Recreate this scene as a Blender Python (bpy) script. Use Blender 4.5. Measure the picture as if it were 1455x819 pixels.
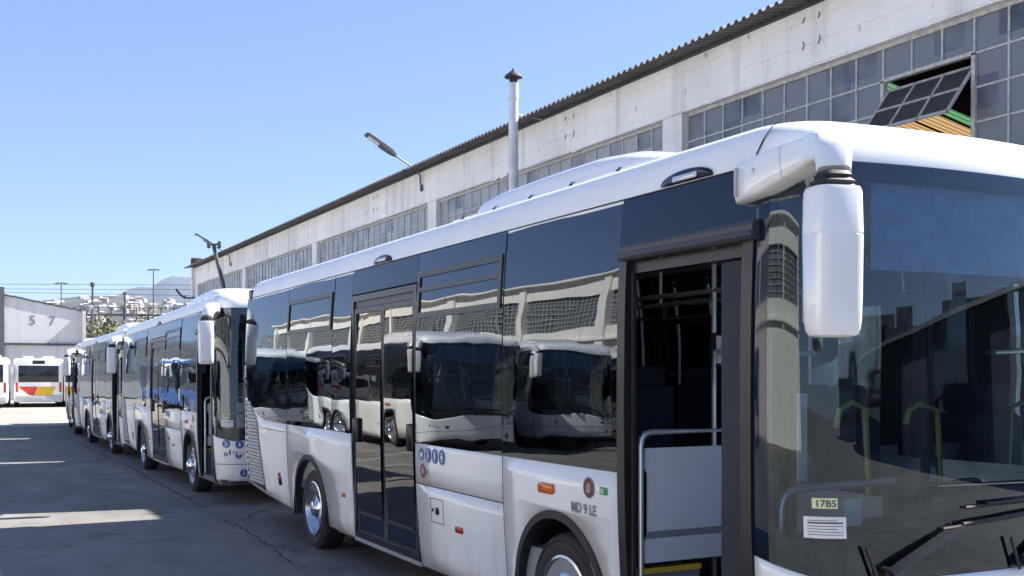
import bpy, bmesh, math, random
from mathutils import Vector, Matrix
random.seed(7)
R = math.radians
scene = bpy.context.scene
for o in list(bpy.data.objects): bpy.data.objects.remove(o, do_unlink=True)
C = scene.collection

# ------------------------------------------------------------------ camera
F = 1500.0; HOR = 534.0; TH = math.atan2(787.5, 1500.0); CT, ST = math.cos(TH), math.sin(TH); EYE = 1.81
cd = bpy.data.cameras.new('camera'); cam = bpy.data.objects.new('camera', cd); C.objects.link(cam)
cam.location = (0, 0, EYE); cam.rotation_euler = (R(90), 0, -TH)
cd.sensor_width = 36; cd.lens = F*36/1455; cd.shift_y = (HOR-409.5)/1455; cd.clip_start = 0.05; cd.clip_end = 30000
scene.camera = cam
def at(px, py, z):
    "a point seen at px,py of the photo at camera depth z (metres)"
    xc = (px-727.5)/F*z
    return Vector((xc*CT+z*ST, z*CT-xc*ST, EYE-(py-HOR)/F*z))
# ------------------------------------------------------------------ light
SUN_EL = R(44.4); SUN_TOWARD = Vector((1, -0.13, 0)).normalized()
w = bpy.data.worlds.new('World'); scene.world = w; w.use_nodes = True
nt = w.node_tree; nt.nodes.clear()
sky = nt.nodes.new('ShaderNodeTexSky'); sky.sky_type = 'NISHITA'; sky.sun_disc = False
sky.sun_elevation = SUN_EL; sky.sun_rotation = math.atan2(SUN_TOWARD.x, SUN_TOWARD.y)
sky.air_density = 1.0; sky.dust_density = 0.0; sky.ozone_density = 4.0; sky.altitude = 20
bg = nt.nodes.new('ShaderNodeBackground'); bg.inputs[1].default_value = 0.082
ow = nt.nodes.new('ShaderNodeOutputWorld')
gn = nt.nodes.new('ShaderNodeVectorMath'); gn.operation = 'MULTIPLY'; gn.inputs[1].default_value = (.84, .95, 1.30)
gm_ = nt.nodes.new('ShaderNodeGamma'); gm_.inputs[1].default_value = .68; nt.links.new(sky.outputs[0], gm_.inputs[0])
nt.links.new(gm_.outputs[0], gn.inputs[0]); nt.links.new(gn.outputs[0], bg.inputs[0]); nt.links.new(bg.outputs[0], ow.inputs[0])
sl = bpy.data.lights.new('sun', 'SUN'); sl.energy = 5.0; sl.angle = R(0.53); sl.color = (1, .955, .88)
so = bpy.data.objects.new('sun', sl); C.objects.link(so)
sd = Vector((SUN_TOWARD.x*math.cos(SUN_EL), SUN_TOWARD.y*math.cos(SUN_EL), math.sin(SUN_EL)))
so.rotation_euler = sd.to_track_quat('Z', 'Y').to_euler(); so.location = (20, -5, 30)
scene.view_settings.view_transform = 'Standard'; scene.view_settings.look = 'None'
scene.view_settings.exposure = 1.66; scene.view_settings.gamma = 1
scene.render.engine = 'CYCLES'
scene.cycles.max_bounces = 10; scene.cycles.transparent_max_bounces = 14; scene.cycles.glossy_bounces = 6; scene.cycles.volume_bounces = 0
scene.render.resolution_x = 1024; scene.render.resolution_y = 576

# ------------------------------------------------------------------ materials
M = {}
def grime(m):
    "road film that thickens towards the skirt, broken up by noise and short runs"
    n = m.node_tree; b = n.nodes['Principled BSDF']; L = n.links.new
    src = b.inputs['Base Color'].links[0].from_socket
    tc = n.nodes.new('ShaderNodeTexCoord'); sp = n.nodes.new('ShaderNodeSeparateXYZ'); L(tc.outputs['Object'], sp.inputs[0])
    h = n.nodes.new('ShaderNodeMapRange'); h.inputs[1].default_value = .95; h.inputs[2].default_value = .28; h.inputs[3].default_value = 0; h.inputs[4].default_value = .42; L(sp.outputs[2], h.inputs[0])
    mp = n.nodes.new('ShaderNodeMapping'); mp.inputs['Scale'].default_value = (3, 2.2, .7); L(tc.outputs['Object'], mp.inputs[0])
    t = n.nodes.new('ShaderNodeTexNoise'); t.inputs['Scale'].default_value = 2.4; t.inputs['Detail'].default_value = 9; t.inputs['Roughness'].default_value = .65; L(mp.outputs[0], t.inputs['Vector'])
    r = n.nodes.new('ShaderNodeMapRange'); r.inputs[1].default_value = .38; r.inputs[2].default_value = .78; L(t.outputs[0], r.inputs[0])
    q = n.nodes.new('ShaderNodeMath'); q.operation = 'MULTIPLY'; L(h.outputs[0], q.inputs[0]); L(r.outputs[0], q.inputs[1])
    mx = n.nodes.new('ShaderNodeMix'); mx.data_type = 'RGBA'; mx.inputs[7].default_value = (.30, .27, .23, 1); L(q.outputs[0], mx.inputs[0]); L(src, mx.inputs[6]); L(mx.outputs[2], b.inputs['Base Color'])
def mat(name, col, rough=.5, metal=0., noise=0., nscale=4., bump=0., bscale=20., spec=.5, coat=0., detail=5, bdist=.01):
    m = bpy.data.materials.new(name); m.use_nodes = True; n = m.node_tree; b = n.nodes['Principled BSDF']
    b.inputs['Base Color'].default_value = (*col, 1); b.inputs['Roughness'].default_value = rough
    b.inputs['Metallic'].default_value = metal; b.inputs['Specular IOR Level'].default_value = spec
    b.inputs['Coat Weight'].default_value = coat; b.inputs['Coat Roughness'].default_value = .03
    tc = n.nodes.new('ShaderNodeTexCoord')
    if noise:
        t = n.nodes.new('ShaderNodeTexNoise'); t.inputs['Scale'].default_value = nscale; t.inputs['Detail'].default_value = detail
        n.links.new(tc.outputs['Object'], t.inputs['Vector'])
        r = n.nodes.new('ShaderNodeMapRange'); r.inputs[1].default_value = .3; r.inputs[2].default_value = .7
        r.inputs[3].default_value = 1-noise; r.inputs[4].default_value = 1+noise*.6
        n.links.new(t.outputs[0], r.inputs[0])
        mx = n.nodes.new('ShaderNodeVectorMath'); mx.operation = 'SCALE'; mx.inputs[0].default_value = col
        n.links.new(r.outputs[0], mx.inputs['Scale']); n.links.new(mx.outputs[0], b.inputs['Base Color'])
    if bump:
        t = n.nodes.new('ShaderNodeTexNoise'); t.inputs['Scale'].default_value = bscale; t.inputs['Detail'].default_value = 4
        n.links.new(tc.outputs['Object'], t.inputs['Vector'])
        bp = n.nodes.new('ShaderNodeBump'); bp.inputs['Strength'].default_value = bump; bp.inputs['Distance'].default_value = bdist
        n.links.new(t.outputs[0], bp.inputs['Height']); n.links.new(bp.outputs[0], b.inputs['Normal'])
    M[name] = m; return m
def glassmat(name, tint, ior, wav=0., wscale=1.2, rough=0., vscale=(1, 1, 1), coating=(1, 1, 1)):
    m = bpy.data.materials.new(name); m.use_nodes = True; n = m.node_tree; n.nodes.clear()
    o = n.nodes.new('ShaderNodeOutputMaterial'); tr = n.nodes.new('ShaderNodeBsdfTransparent'); tr.inputs[0].default_value = (*tint, 1)
    g = n.nodes.new('ShaderNodeBsdfGlossy'); g.inputs['Roughness'].default_value = rough; g.inputs[0].default_value = (*coating, 1)
    fr = n.nodes.new('ShaderNodeFresnel'); fr.inputs[0].default_value = ior
    mx = n.nodes.new('ShaderNodeMixShader')
    n.links.new(fr.outputs[0], mx.inputs[0]); n.links.new(tr.outputs[0], mx.inputs[1]); n.links.new(g.outputs[0], mx.inputs[2]); n.links.new(mx.outputs[0], o.inputs[0])
    if wav:
        tc = n.nodes.new('ShaderNodeTexCoord'); mp = n.nodes.new('ShaderNodeMapping'); mp.inputs['Scale'].default_value = vscale
        t = n.nodes.new('ShaderNodeTexNoise'); t.inputs['Scale'].default_value = wscale; t.inputs['Detail'].default_value = 1.5
        n.links.new(tc.outputs['Object'], mp.inputs[0]); n.links.new(mp.outputs[0], t.inputs['Vector'])
        bp = n.nodes.new('ShaderNodeBump'); bp.inputs['Strength'].default_value = 1; bp.inputs['Distance'].default_value = wav
        n.links.new(t.outputs[0], bp.inputs['Height']); n.links.new(bp.outputs[0], g.inputs['Normal'])
    M[name] = m; return m
mat('white_paint', (.81, .81, .80), .25, coat=.7, noise=.02, nscale=2, bump=.25, bscale=1.3, bdist=.004)
grime(M['white_paint'])
mat('white_roof', (.80, .81, .82), .35, coat=.3, noise=.05, nscale=3)
mat('white_gelcoat', (.79, .79, .79), .22, coat=.7, noise=.02, nscale=3)
mat('blue_paint', (.02, .075, .24), .3, coat=.5, noise=.05)
mat('black_gloss', (.004, .011, .028), .05, spec=.45)
mat('black_frame', (.014, .014, .017), .32, noise=.15, nscale=15)
mat('black_rubber', (.018, .018, .02), .6, noise=.2, nscale=12)
mat('door_frame_grey', (.05, .05, .054), .38, metal=.3, noise=.1)
mat('seam', (.01, .01, .012), .7)
mat('tyre', (.022, .022, .023), .75, noise=.3, nscale=10, bump=.4, bscale=60)
mat('arch_black', (.012, .012, .012), .8, noise=.3)
mat('chrome', (.75, .76, .78), .12, metal=1, noise=.08, nscale=8)
mat('steel_tube', (.85, .85, .85), .3, metal=.8, noise=.05)
mat('rim_steel', (.62, .63, .65), .22, metal=.95, noise=.15, nscale=9)
mat('hub_dark', (.1, .1, .11), .5, metal=.6, noise=.3)
mat('grey_panel', (.66, .69, .74), .3, coat=.2, noise=.05)
mat('interior_grey', (.22, .23, .25), .6, noise=.1)
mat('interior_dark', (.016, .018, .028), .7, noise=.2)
mat('ceiling_grey', (.45, .46, .48), .6)
mat('floor_vinyl', (.1, .1, .11), .6, noise=.4, nscale=40)
mat('seat_fabric', (.014, .018, .032), .85, noise=.5, nscale=60)
mat('dash', (.035, .036, .04), .55, noise=.2, nscale=9)
mat('dash_top', (.06, .068, .08), .65, noise=.15, nscale=6)
mat('yellow_rail', (.22, .24, .05), .35)
mat('yellow_edge', (.8, .5, .05), .5, noise=.1)
mat('blind', (.30, .42, .58), .6, noise=.25, nscale=14)
mat('paper', (.72, .72, .7), .6, noise=.08, nscale=20)
mat('paper_yellow', (.72, .72, .42), .6, noise=.1, nscale=20)
mat('ink', (.06, .06, .08), .6)
mat('sticker_blue', (.03, .07, .28), .35, noise=.1, nscale=30)
mat('sticker_white', (.75, .75, .75), .35)
mat('emblem_maroon', (.16, .03, .05), .35, noise=.4, nscale=30)
mat('emblem_ring', (.4, .33, .3), .3, metal=.3, noise=.5, nscale=50)
mat('green_letters', (.03, .25, .08), .4)
mat('amber', (.75, .17, .03), .25, coat=.6, noise=.15, nscale=40)
mat('red_lens', (.45, .03, .02), .2, coat=.6)
mat('clear_lens', (.7, .7, .72), .12, coat=.8, metal=.3)
mat('letter_chrome', (.22, .23, .25), .25, metal=.7)
mat('grille_grey', (.45, .46, .48), .55, noise=.15, nscale=8)
mat('mirror_glass', (.8, .8, .8), .02, metal=1)
glassmat('tinted_glass', (.03, .036, .05), 1.86, .0036, 1.3, vscale=(1, .7, 1.8), coating=(.84, .92, 1))
glassmat('door_glass', (.06, .065, .08), 1.8, .003, 1.3, vscale=(1, 1.2, 1.2))
glassmat('windscreen', (.56, .68, .77), 1.72, .0014, 1.2, coating=(.82, .93, 1))
glassmat('clear_glass', (.7, .75, .76), 1.5)
mat('lamp_grey', (.12, .125, .13), .45, metal=.4, noise=.1)
mat('led_lens', (.65, .66, .68), .25)
mat('galvanised', (.42, .43, .44), .45, metal=.6, noise=.25, nscale=10)
mat('pipe_white', (.62, .63, .64), .45, metal=.15, noise=.12, nscale=6)
mat('rusty_dark', (.06, .05, .045), .7, noise=.4, nscale=20)
mat('roof_sheet', (.12, .115, .115), .75, noise=.35, nscale=2.5)
mat('mullion', (.46, .46, .44), .6, noise=.3, nscale=14)
mat('hall_inside', (.05, .05, .055), .9, noise=.4, nscale=.6)
for nm, cl in (('skylight_yellow', (.22, .14, .06)), ('skylight_green', (.05, .13, .06))):
    m_ = bpy.data.materials.new(nm); m_.use_nodes = True; n_ = m_.node_tree; n_.nodes.clear(); o_ = n_.nodes.new('ShaderNodeOutputMaterial'); t_ = n_.nodes.new('ShaderNodeBsdfTranslucent'); t_.inputs[0].default_value = (*cl, 1); n_.links.new(t_.outputs[0], o_.inputs[0]); M[nm] = m_
mat('trunk', (.11, .09, .07), .9, noise=.4, nscale=6)
mat('twig', (.17, .15, .09), .9, noise=.5, nscale=1.5)
mat('leaf_green', (.12, .125, .055), .8, noise=.5, nscale=.8)
mat('leaf_dark', (.04, .06, .03), .8, noise=.5, nscale=.8)
mat('house_wall', (.50, .48, .46), .8, noise=.2, nscale=.1)
mat('house_wall_warm', (.38, .33, .28), .8, noise=.2, nscale=.1)
mat('house_roof', (.36, .24, .19), .8, noise=.2, nscale=.1)
mat('tower_dark', (.07, .075, .08), .6, noise=.2)
mat('far_concrete', (.38, .37, .35), .8, noise=.25, nscale=.3)
mat('yard_concrete', (.30, .275, .235), .85, noise=.25, nscale=.5, detail=8)
mat('crack', (.055, .055, .056), .9, noise=.3)
mat('red_stripe', (.6, .05, .03), .35, noise=.1)
mat('yellow_stripe', (.75, .45, .02), .35, noise=.1)
mat('sash_pane', (.035, .035, .038), .3, noise=.3, nscale=6)
mat('faded_number', (.22, .22, .22), .8, noise=.3)
mat('dark_window', (.012, .014, .02), .08, spec=.6)

def wallmat(name, col, grime=.5, scale=1.):
    "painted plaster or concrete: blotches, vertical run marks, formwork lines, fine bumps"
    m = bpy.data.materials.new(name); m.use_nodes = True; n = m.node_tree; b = n.nodes['Principled BSDF']; b.inputs['Roughness'].default_value = .85
    L = n.links.new
    tc = n.nodes.new('ShaderNodeTexCoord')
    def noise(sc, det, vec):
        mp = n.nodes.new('ShaderNodeMapping'); mp.inputs['Scale'].default_value = vec
        L(tc.outputs['Object'], mp.inputs[0]); t = n.nodes.new('ShaderNodeTexNoise'); t.inputs['Scale'].default_value = sc; t.inputs['Detail'].default_value = det
        L(mp.outputs[0], t.inputs['Vector']); return t.outputs[0]
    def rng(s, a, b_, c, d):
        r = n.nodes.new('ShaderNodeMapRange'); r.inputs[1].default_value = a; r.inputs[2].default_value = b_; r.inputs[3].default_value = c; r.inputs[4].default_value = d
        L(s, r.inputs[0]); return r.outputs[0]
    def mul(a, b_):
        q = n.nodes.new('ShaderNodeMath'); q.operation = 'MULTIPLY'; L(a, q.inputs[0]); L(b_, q.inputs[1]); return q.outputs[0]
    f = mul(rng(noise(.8*scale, 8, (1, 1, 1)), .3, .7, 1-.14*grime, 1.04), rng(noise(1.2*scale, 6, (3, 3, .25)), .52, .75, 1, 1-.30*grime))
    f = mul(f, rng(noise(9*scale, 6, (1, 1, .5)), .64, .72, 1, 1-.45*grime))
    mx = n.nodes.new('ShaderNodeVectorMath'); mx.operation = 'SCALE'; mx.inputs[0].default_value = col; L(f, mx.inputs['Scale']); L(mx.outputs[0], b.inputs['Base Color'])
    wv = n.nodes.new('ShaderNodeTexWave'); wv.bands_direction = 'Z'; wv.inputs['Scale'].default_value = 1.1*scale; wv.inputs['Distortion'].default_value = 1.2
    L(tc.outputs['Object'], wv.inputs['Vector'])
    ad = n.nodes.new('ShaderNodeMath'); ad.operation = 'ADD'; L(noise(14*scale, 7, (1, 1, 1)), ad.inputs[0]); L(rng(wv.outputs['Fac'], 0, .06, 0, .45 if scale > .8 else 0), ad.inputs[1])
    bp = n.nodes.new('ShaderNodeBump'); bp.inputs['Strength'].default_value = .5; bp.inputs['Distance'].default_value = .02; L(ad.outputs[0], bp.inputs['Height']); L(bp.outputs[0], b.inputs['Normal'])
    M[name] = m
wallmat('white_plaster', (.84, .83, .81), 1.0)
wallmat('cream_plaster', (.86, .82, .74), .6)
wallmat('old_white_wall', (.60, .60, .60), .5, .5)
wallmat('grey_sheet', (.07, .08, .09), .6, .6)

def groundmat():
    m = bpy.data.materials.new('asphalt'); m.use_nodes = True; n = m.node_tree; b = n.nodes['Principled BSDF']; L = n.links.new
    tc = n.nodes.new('ShaderNodeTexCoord'); geo = n.nodes.new('ShaderNodeNewGeometry')
    def noise(sc, det, vec=(1, 1, 1)):
        mp = n.nodes.new('ShaderNodeMapping'); mp.inputs['Scale'].default_value = vec; L(geo.outputs['Position'], mp.inputs[0])
        t = n.nodes.new('ShaderNodeTexNoise'); t.inputs['Scale'].default_value = sc; t.inputs['Detail'].default_value = det; L(mp.outputs[0], t.inputs['Vector']); return t.outputs[0]
    def rng(s, a, b_, c, d):
        r = n.nodes.new('ShaderNodeMapRange'); r.inputs[1].default_value = a; r.inputs[2].default_value = b_; r.inputs[3].default_value = c; r.inputs[4].default_value = d
        L(s, r.inputs[0]); return r.outputs[0]
    def mul(a, b_):
        q = n.nodes.new('ShaderNodeMath'); q.operation = 'MULTIPLY'; L(a, q.inputs[0]); L(b_, q.inputs[1]); return q.outputs[0]
    f = mul(rng(noise(.25, 6), .3, .7, .76, 1.15), rng(noise(2.2, 9, (1, .35, 1)), .3, .7, .78, 1.14))
    f = mul(f, rng(noise(90, 3), .25, .75, .72, 1.28))
    f = mul(f, rng(noise(1.1, 5, (1, 2, 1)), .60, .72, 1, .55))
    v = n.nodes.new('ShaderNodeTexVoronoi'); v.feature = 'DISTANCE_TO_EDGE'; v.inputs['Scale'].default_value = .22
    nz = n.nodes.new('ShaderNodeTexNoise'); nz.inputs['Scale'].default_value = 1.5; nz.inputs['Detail'].default_value = 6
    L(geo.outputs['Position'], nz.inputs['Vector'])
    va = n.nodes.new('ShaderNodeVectorMath'); va.operation = 'MULTIPLY_ADD'; va.inputs[1].default_value = (1.2, 1.2, 0); L(nz.outputs[1], va.inputs[0]); L(geo.outputs['Position'], va.inputs[2]); L(va.outputs[0], v.inputs['Vector'])
    f = mul(f, rng(v.outputs['Distance'], .0, .005, .62, 1))
    mx = n.nodes.new('ShaderNodeVectorMath'); mx.operation = 'SCALE'; mx.inputs[0].default_value = (.195, .186, .172); L(f, mx.inputs['Scale'])
    L(mx.outputs[0], b.inputs['Base Color']); b.inputs['Roughness'].default_value = .85; b.inputs['Specular IOR Level'].default_value = .3
    bp = n.nodes.new('ShaderNodeBump'); bp.inputs['Strength'].default_value = .5; bp.inputs['Distance'].default_value = .01; L(noise(70, 5), bp.inputs['Height']); L(bp.outputs[0], b.inputs['Normal'])
    M['asphalt'] = m
groundmat()
def panemat(name='factory_pane', c0=(.035, .045, .065, 1), c1=(.17, .18, .20, 1)):
    "dusty factory glass, every pane a little different"
    m = bpy.data.materials.new(name); m.use_nodes = True; n = m.node_tree; b = n.nodes['Principled BSDF']; L = n.links.new
    tc = n.nodes.new('ShaderNodeTexCoord')
    dv = n.nodes.new('ShaderNodeVectorMath'); dv.operation = 'DIVIDE'; dv.inputs[1].default_value = (10, .39, .34); L(tc.outputs['Object'], dv.inputs[0])
    fl = n.nodes.new('ShaderNodeVectorMath'); fl.operation = 'FLOOR'; L(dv.outputs[0], fl.inputs[0])
    wn = n.nodes.new('ShaderNodeTexWhiteNoise'); wn.noise_dimensions = '3D'; L(fl.outputs[0], wn.inputs['Vector'])
    t = n.nodes.new('ShaderNodeTexNoise'); t.inputs['Scale'].default_value = 3; t.inputs['Detail'].default_value = 5; L(tc.outputs['Object'], t.inputs['Vector'])
    ad = n.nodes.new('ShaderNodeMath'); ad.operation = 'ADD'; L(wn.outputs[0], ad.inputs[0]); L(t.outputs[0], ad.inputs[1])
    cr = n.nodes.new('ShaderNodeValToRGB'); cr.color_ramp.elements[0].position = .3; cr.color_ramp.elements[0].color = c0
    cr.color_ramp.elements[1].position = 1.6/1.7; cr.color_ramp.elements[1].color = c1; L(ad.outputs[0], cr.inputs[0]); L(cr.outputs[0], b.inputs['Base Color'])
    b.inputs['Roughness'].default_value = .22
    sb = n.nodes.new('ShaderNodeVectorMath'); sb.operation = 'SUBTRACT'; sb.inputs[1].default_value = (.5, .5, .5); L(wn.outputs[1], sb.inputs[0])
    sc = n.nodes.new('ShaderNodeVectorMath'); sc.operation = 'SCALE'; sc.inputs['Scale'].default_value = .05; L(sb.outputs[0], sc.inputs[0])
    ge = n.nodes.new('ShaderNodeNewGeometry'); av = n.nodes.new('ShaderNodeVectorMath'); L(ge.outputs['Normal'], av.inputs[0]); L(sc.outputs[0], av.inputs[1])
    nm = n.nodes.new('ShaderNodeVectorMath'); nm.operation = 'NORMALIZE'; L(av.outputs[0], nm.inputs[0]); L(nm.outputs[0], b.inputs['Normal'])
    M[name] = m
panemat(); panemat('dusty_pane', (.09, .10, .11, 1), (.34, .34, .34, 1))

# ------------------------------------------------------------------ helpers
def tag(o, label=None, cat=None, group=None, kind=None):
    if label: o['label'] = label
    if cat: o['category'] = cat
    if group: o['group'] = group
    if kind: o['kind'] = kind
    return o
def empty(name, loc=(0, 0, 0), rz=0):
    o = bpy.data.objects.new(name, None); C.objects.link(o); o.location = loc; o.rotation_euler = (0, 0, rz); o.empty_display_size = .3; return o
class MB:
    def __init__(s): s.v = []; s.f = []; s.sm = []
    def add(s, vs, fs, smooth=False):
        b = len(s.v); s.v += [tuple(v) for v in vs]; s.f += [tuple(i+b for i in f) for f in fs]; s.sm += [smooth]*len(fs); return s
    def box(s, x0, x1, y0, y1, z0, z1):
        vs = [(x, y, z) for x in (x0, x1) for y in (y0, y1) for z in (z0, z1)]
        return s.add(vs, [(0, 1, 3, 2), (4, 6, 7, 5), (0, 4, 5, 1), (2, 3, 7, 6), (0, 2, 6, 4), (1, 5, 7, 3)])
    def rbox(s, x0, x1, y0, y1, z0, z1, r=.02):
        "box with all edges rounded once (bevelled)"
        bm = bmesh.new(); bmesh.ops.create_cube(bm, size=1)
        for v in bm.verts: v.co = Vector(((x0+x1)/2+v.co.x*(x1-x0), (y0+y1)/2+v.co.y*(y1-y0), (z0+z1)/2+v.co.z*(z1-z0)))
        r = min(r, .45*min(x1-x0, y1-y0, z1-z0))
        bmesh.ops.bevel(bm, geom=bm.edges[:], offset=r, segments=3, profile=.5, affect='EDGES')
        bm.verts.index_update(); s.add([v.co[:] for v in bm.verts], [[v.index for v in f.verts] for f in bm.faces], True); bm.free(); return s
    def tube(s, pts, r, n=10, cap=True):
        pts = [Vector(p) for p in pts]; rs = r if isinstance(r, (list, tuple)) else [r]*len(pts); rings = []; up = None
        for i, p in enumerate(pts):
            d = (pts[min(i+1, len(pts)-1)]-pts[max(i-1, 0)]).normalized()
            if up is None: up = Vector((0, 0, 1)) if abs(d.z) < .9 else Vector((1, 0, 0))
            a = d.cross(up).normalized(); b = a.cross(d).normalized(); up = b
            rings.append([p+a*rs[i]*math.cos(2*math.pi*k/n)+b*rs[i]*math.sin(2*math.pi*k/n) for k in range(n)])
        return s.loft(rings, True, cap)
    def loft(s, rings, closed=True, cap=False, smooth=True):
        n = len(rings[0]); vs = [v for r in rings for v in r]; fs = []
        for i in range(len(rings)-1):
            for k in range(n if closed else n-1):
                k2 = (k+1) % n; fs.append((i*n+k, i*n+k2, (i+1)*n+k2, (i+1)*n+k))
        s.add(vs, fs, smooth)
        if cap:
            s.add(rings[0], [tuple(range(n))[::-1]]); s.add(rings[-1], [tuple(range(n))])
        return s
    def lathe(s, prof, origin, axis='x', n=32, sgn=1, smooth=True):
        "prof: (axial, radius)"
        rings = []
        for ax, r in prof:
            ring = []
            for k in range(n):
                c, d = r*math.cos(2*math.pi*k/n), r*math.sin(2*math.pi*k/n)
                q = (sgn*ax, c, d) if axis == 'x' else ((c, sgn*ax, d) if axis == 'y' else (c, d, sgn*ax))
                ring.append((origin[0]+q[0], origin[1]+q[1], origin[2]+q[2]))
            rings.append(ring)
        return s.loft(rings, True, False, smooth)
    def build(s, name, m, parent=None, fix=True):
        me = bpy.data.meshes.new(name); me.from_pydata(s.v, [], s.f)
        me.polygons.foreach_set('use_smooth', s.sm)
        if fix:
            bm = bmesh.new(); bm.from_mesh(me); bmesh.ops.recalc_face_normals(bm, faces=bm.faces); bm.to_mesh(me); bm.free()
        me.materials.append(M[m]); me.update()
        if any(s.sm):
            try: me.set_sharp_from_angle(angle=R(38))
            except Exception: pass
        o = bpy.data.objects.new(name, me); C.objects.link(o)
        if parent: o.parent = parent
        return o
def _each(s, name, m, parent=None):
    "one object for every separate piece"
    par = list(range(len(s.v)))
    def fd(a):
        while par[a] != a: par[a] = par[par[a]]; a = par[a]
        return a
    key = {}
    for i, v in enumerate(s.v):
        k = (round(v[0], 5), round(v[1], 5), round(v[2], 5))
        if k in key: par[fd(i)] = fd(key[k])
        else: key[k] = i
    for f in s.f:
        for i in f[1:]: par[fd(i)] = fd(f[0])
    comp = {}
    for f, sm in zip(s.f, s.sm): comp.setdefault(fd(f[0]), []).append((f, sm))
    out = []
    for fs in comp.values():
        q = MB(); mp = {}
        for f, sm in fs:
            for i in f:
                if i not in mp: mp[i] = len(q.v); q.v.append(s.v[i])
            q.f.append(tuple(mp[i] for i in f)); q.sm.append(sm)
        out.append(q.build(name, m, parent))
    return out
MB.each = _each
def kids(o): return [c for c in bpy.data.objects if c.parent == o]
def copy_tree(o, parent=None, depth=0):
    c = o.copy(); C.objects.link(c); c.parent = parent
    for ch in kids_map.get(o.name, []): copy_tree(ch, c)
    return c
kids_map = {}
def refresh():
    kids_map.clear()
    for o in bpy.data.objects:
        if o.parent: kids_map.setdefault(o.parent.name, []).append(o)
def interp(x, pts):
    if x <= pts[0][0]: return pts[0][1]
    for (a, b), (c, d) in zip(pts, pts[1:]):
        if x <= c: return b+(d-b)*(x-a)/(c-a)
    return pts[-1][1]
def textgeo(txt, size, font=None):
    cu = bpy.data.curves.new('t', 'FONT'); cu.body = txt; cu.size = size; cu.resolution_u = 3; cu.offset = size*.02
    o = bpy.data.objects.new('t', cu); C.objects.link(o); dg = bpy.context.evaluated_depsgraph_get(); dg.update()
    me = bpy.data.meshes.new_from_object(o.evaluated_get(dg)); vs = [v.co[:] for v in me.vertices]; fs = [tuple(p.vertices) for p in me.polygons]
    bpy.data.objects.remove(o, do_unlink=True); bpy.data.curves.remove(cu); bpy.data.meshes.remove(me)
    return vs, fs

# ------------------------------------------------------------------ ground
def gz(y):
    return interp(y, [(-500, 0), (15, 0), (18, -.012), (22, -.075), (25, -.10), (36, -.15), (900, -.15)])
g = MB(); xs = [-3000, -600, -100, -40, -20, -10, -5, 0, 5, 10, 20, 40, 100, 600, 3000]
ys = [-3000, -500, -100, -30, 0, 8, 15, 16.5, 18, 20, 22, 23.5, 25, 30, 36, 45, 60, 90, 150, 300, 900]
g.loft([[(x, y, gz(y)) for x in xs] for y in ys], False)
gr = g.build('ground', 'asphalt'); tag(gr, kind='structure')
g = MB(); xs2 = [-40, -20, -10, -5, 0, 5, 10, 20, 40]; ys2 = [44.5, 50, 60, 70, 80, 92]
g.loft([[(x, y+(.6*math.sin(x*.3)), gz(y)+.004) for x in xs2] for y in ys2], False); tag(g.build('concrete_yard', 'yard_concrete'), kind='structure')
def gp(px, py):
    "ground point under a pixel of the photo"
    z = 1.81*F/(py-HOR)
    for _ in range(8):
        p = at(px, py, z); z = (EYE-gz(p.y))*F/(py-HOR)
    p = at(px, py, z); return p
def crack(pts, wd):
    P = [gp(*p) for p in pts]; out = []
    for a, b in zip(P, P[1:]):
        k = max(2, int((b-a).length/.12))
        for i in range(k): out.append(a.lerp(b, i/k)+Vector((random.uniform(-.035, .035), random.uniform(-.03, .03), 0)))
    m = MB(); L = []; Q = []
    for i, p in enumerate(out):
        d = (out[min(i+1, len(out)-1)]-out[max(i-1, 0)]).normalized(); n_ = Vector((-d.y, d.x, 0)); h = wd*random.uniform(.35, 1.2)
        L.append((p.x+n_.x*h, p.y+n_.y*h, gz(p.y)+.004)); Q.append((p.x-n_.x*h, p.y-n_.y*h, gz(p.y)+.004))
    m.loft([L, Q], False); o = m.build('pavement_crack', 'crack'); tag(o, kind='structure')
mat('road_paint', (.62, .61, .58), .7, noise=.3, nscale=6)
for k in range(7):
    y_ = 13+k*3.4; m_ = MB(); P_ = [(-2.2, y_), (.1, y_+1.1)] if k % 2 else [(-2.4, y_+1.0), (-.1, y_)]
    (xa, ya), (xb, yb) = P_; m_.add([(xa, ya, gz(ya)+.005), (xb, yb, gz(yb)+.005), (xb, yb+.11, gz(yb)+.005), (xa, ya+.11, gz(ya)+.005)], [(0, 1, 2, 3)])
    tag(m_.build('painted_line', 'road_paint'), kind='structure')
crack([(100, 624), (149, 648), (187, 665), (242, 697), (295, 723)], .022)
crack([(315, 737), (350, 755), (388, 778), (406, 795), (440, 812)], .012)
crack([(344, 740), (362, 731), (385, 722)], .02)

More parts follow.
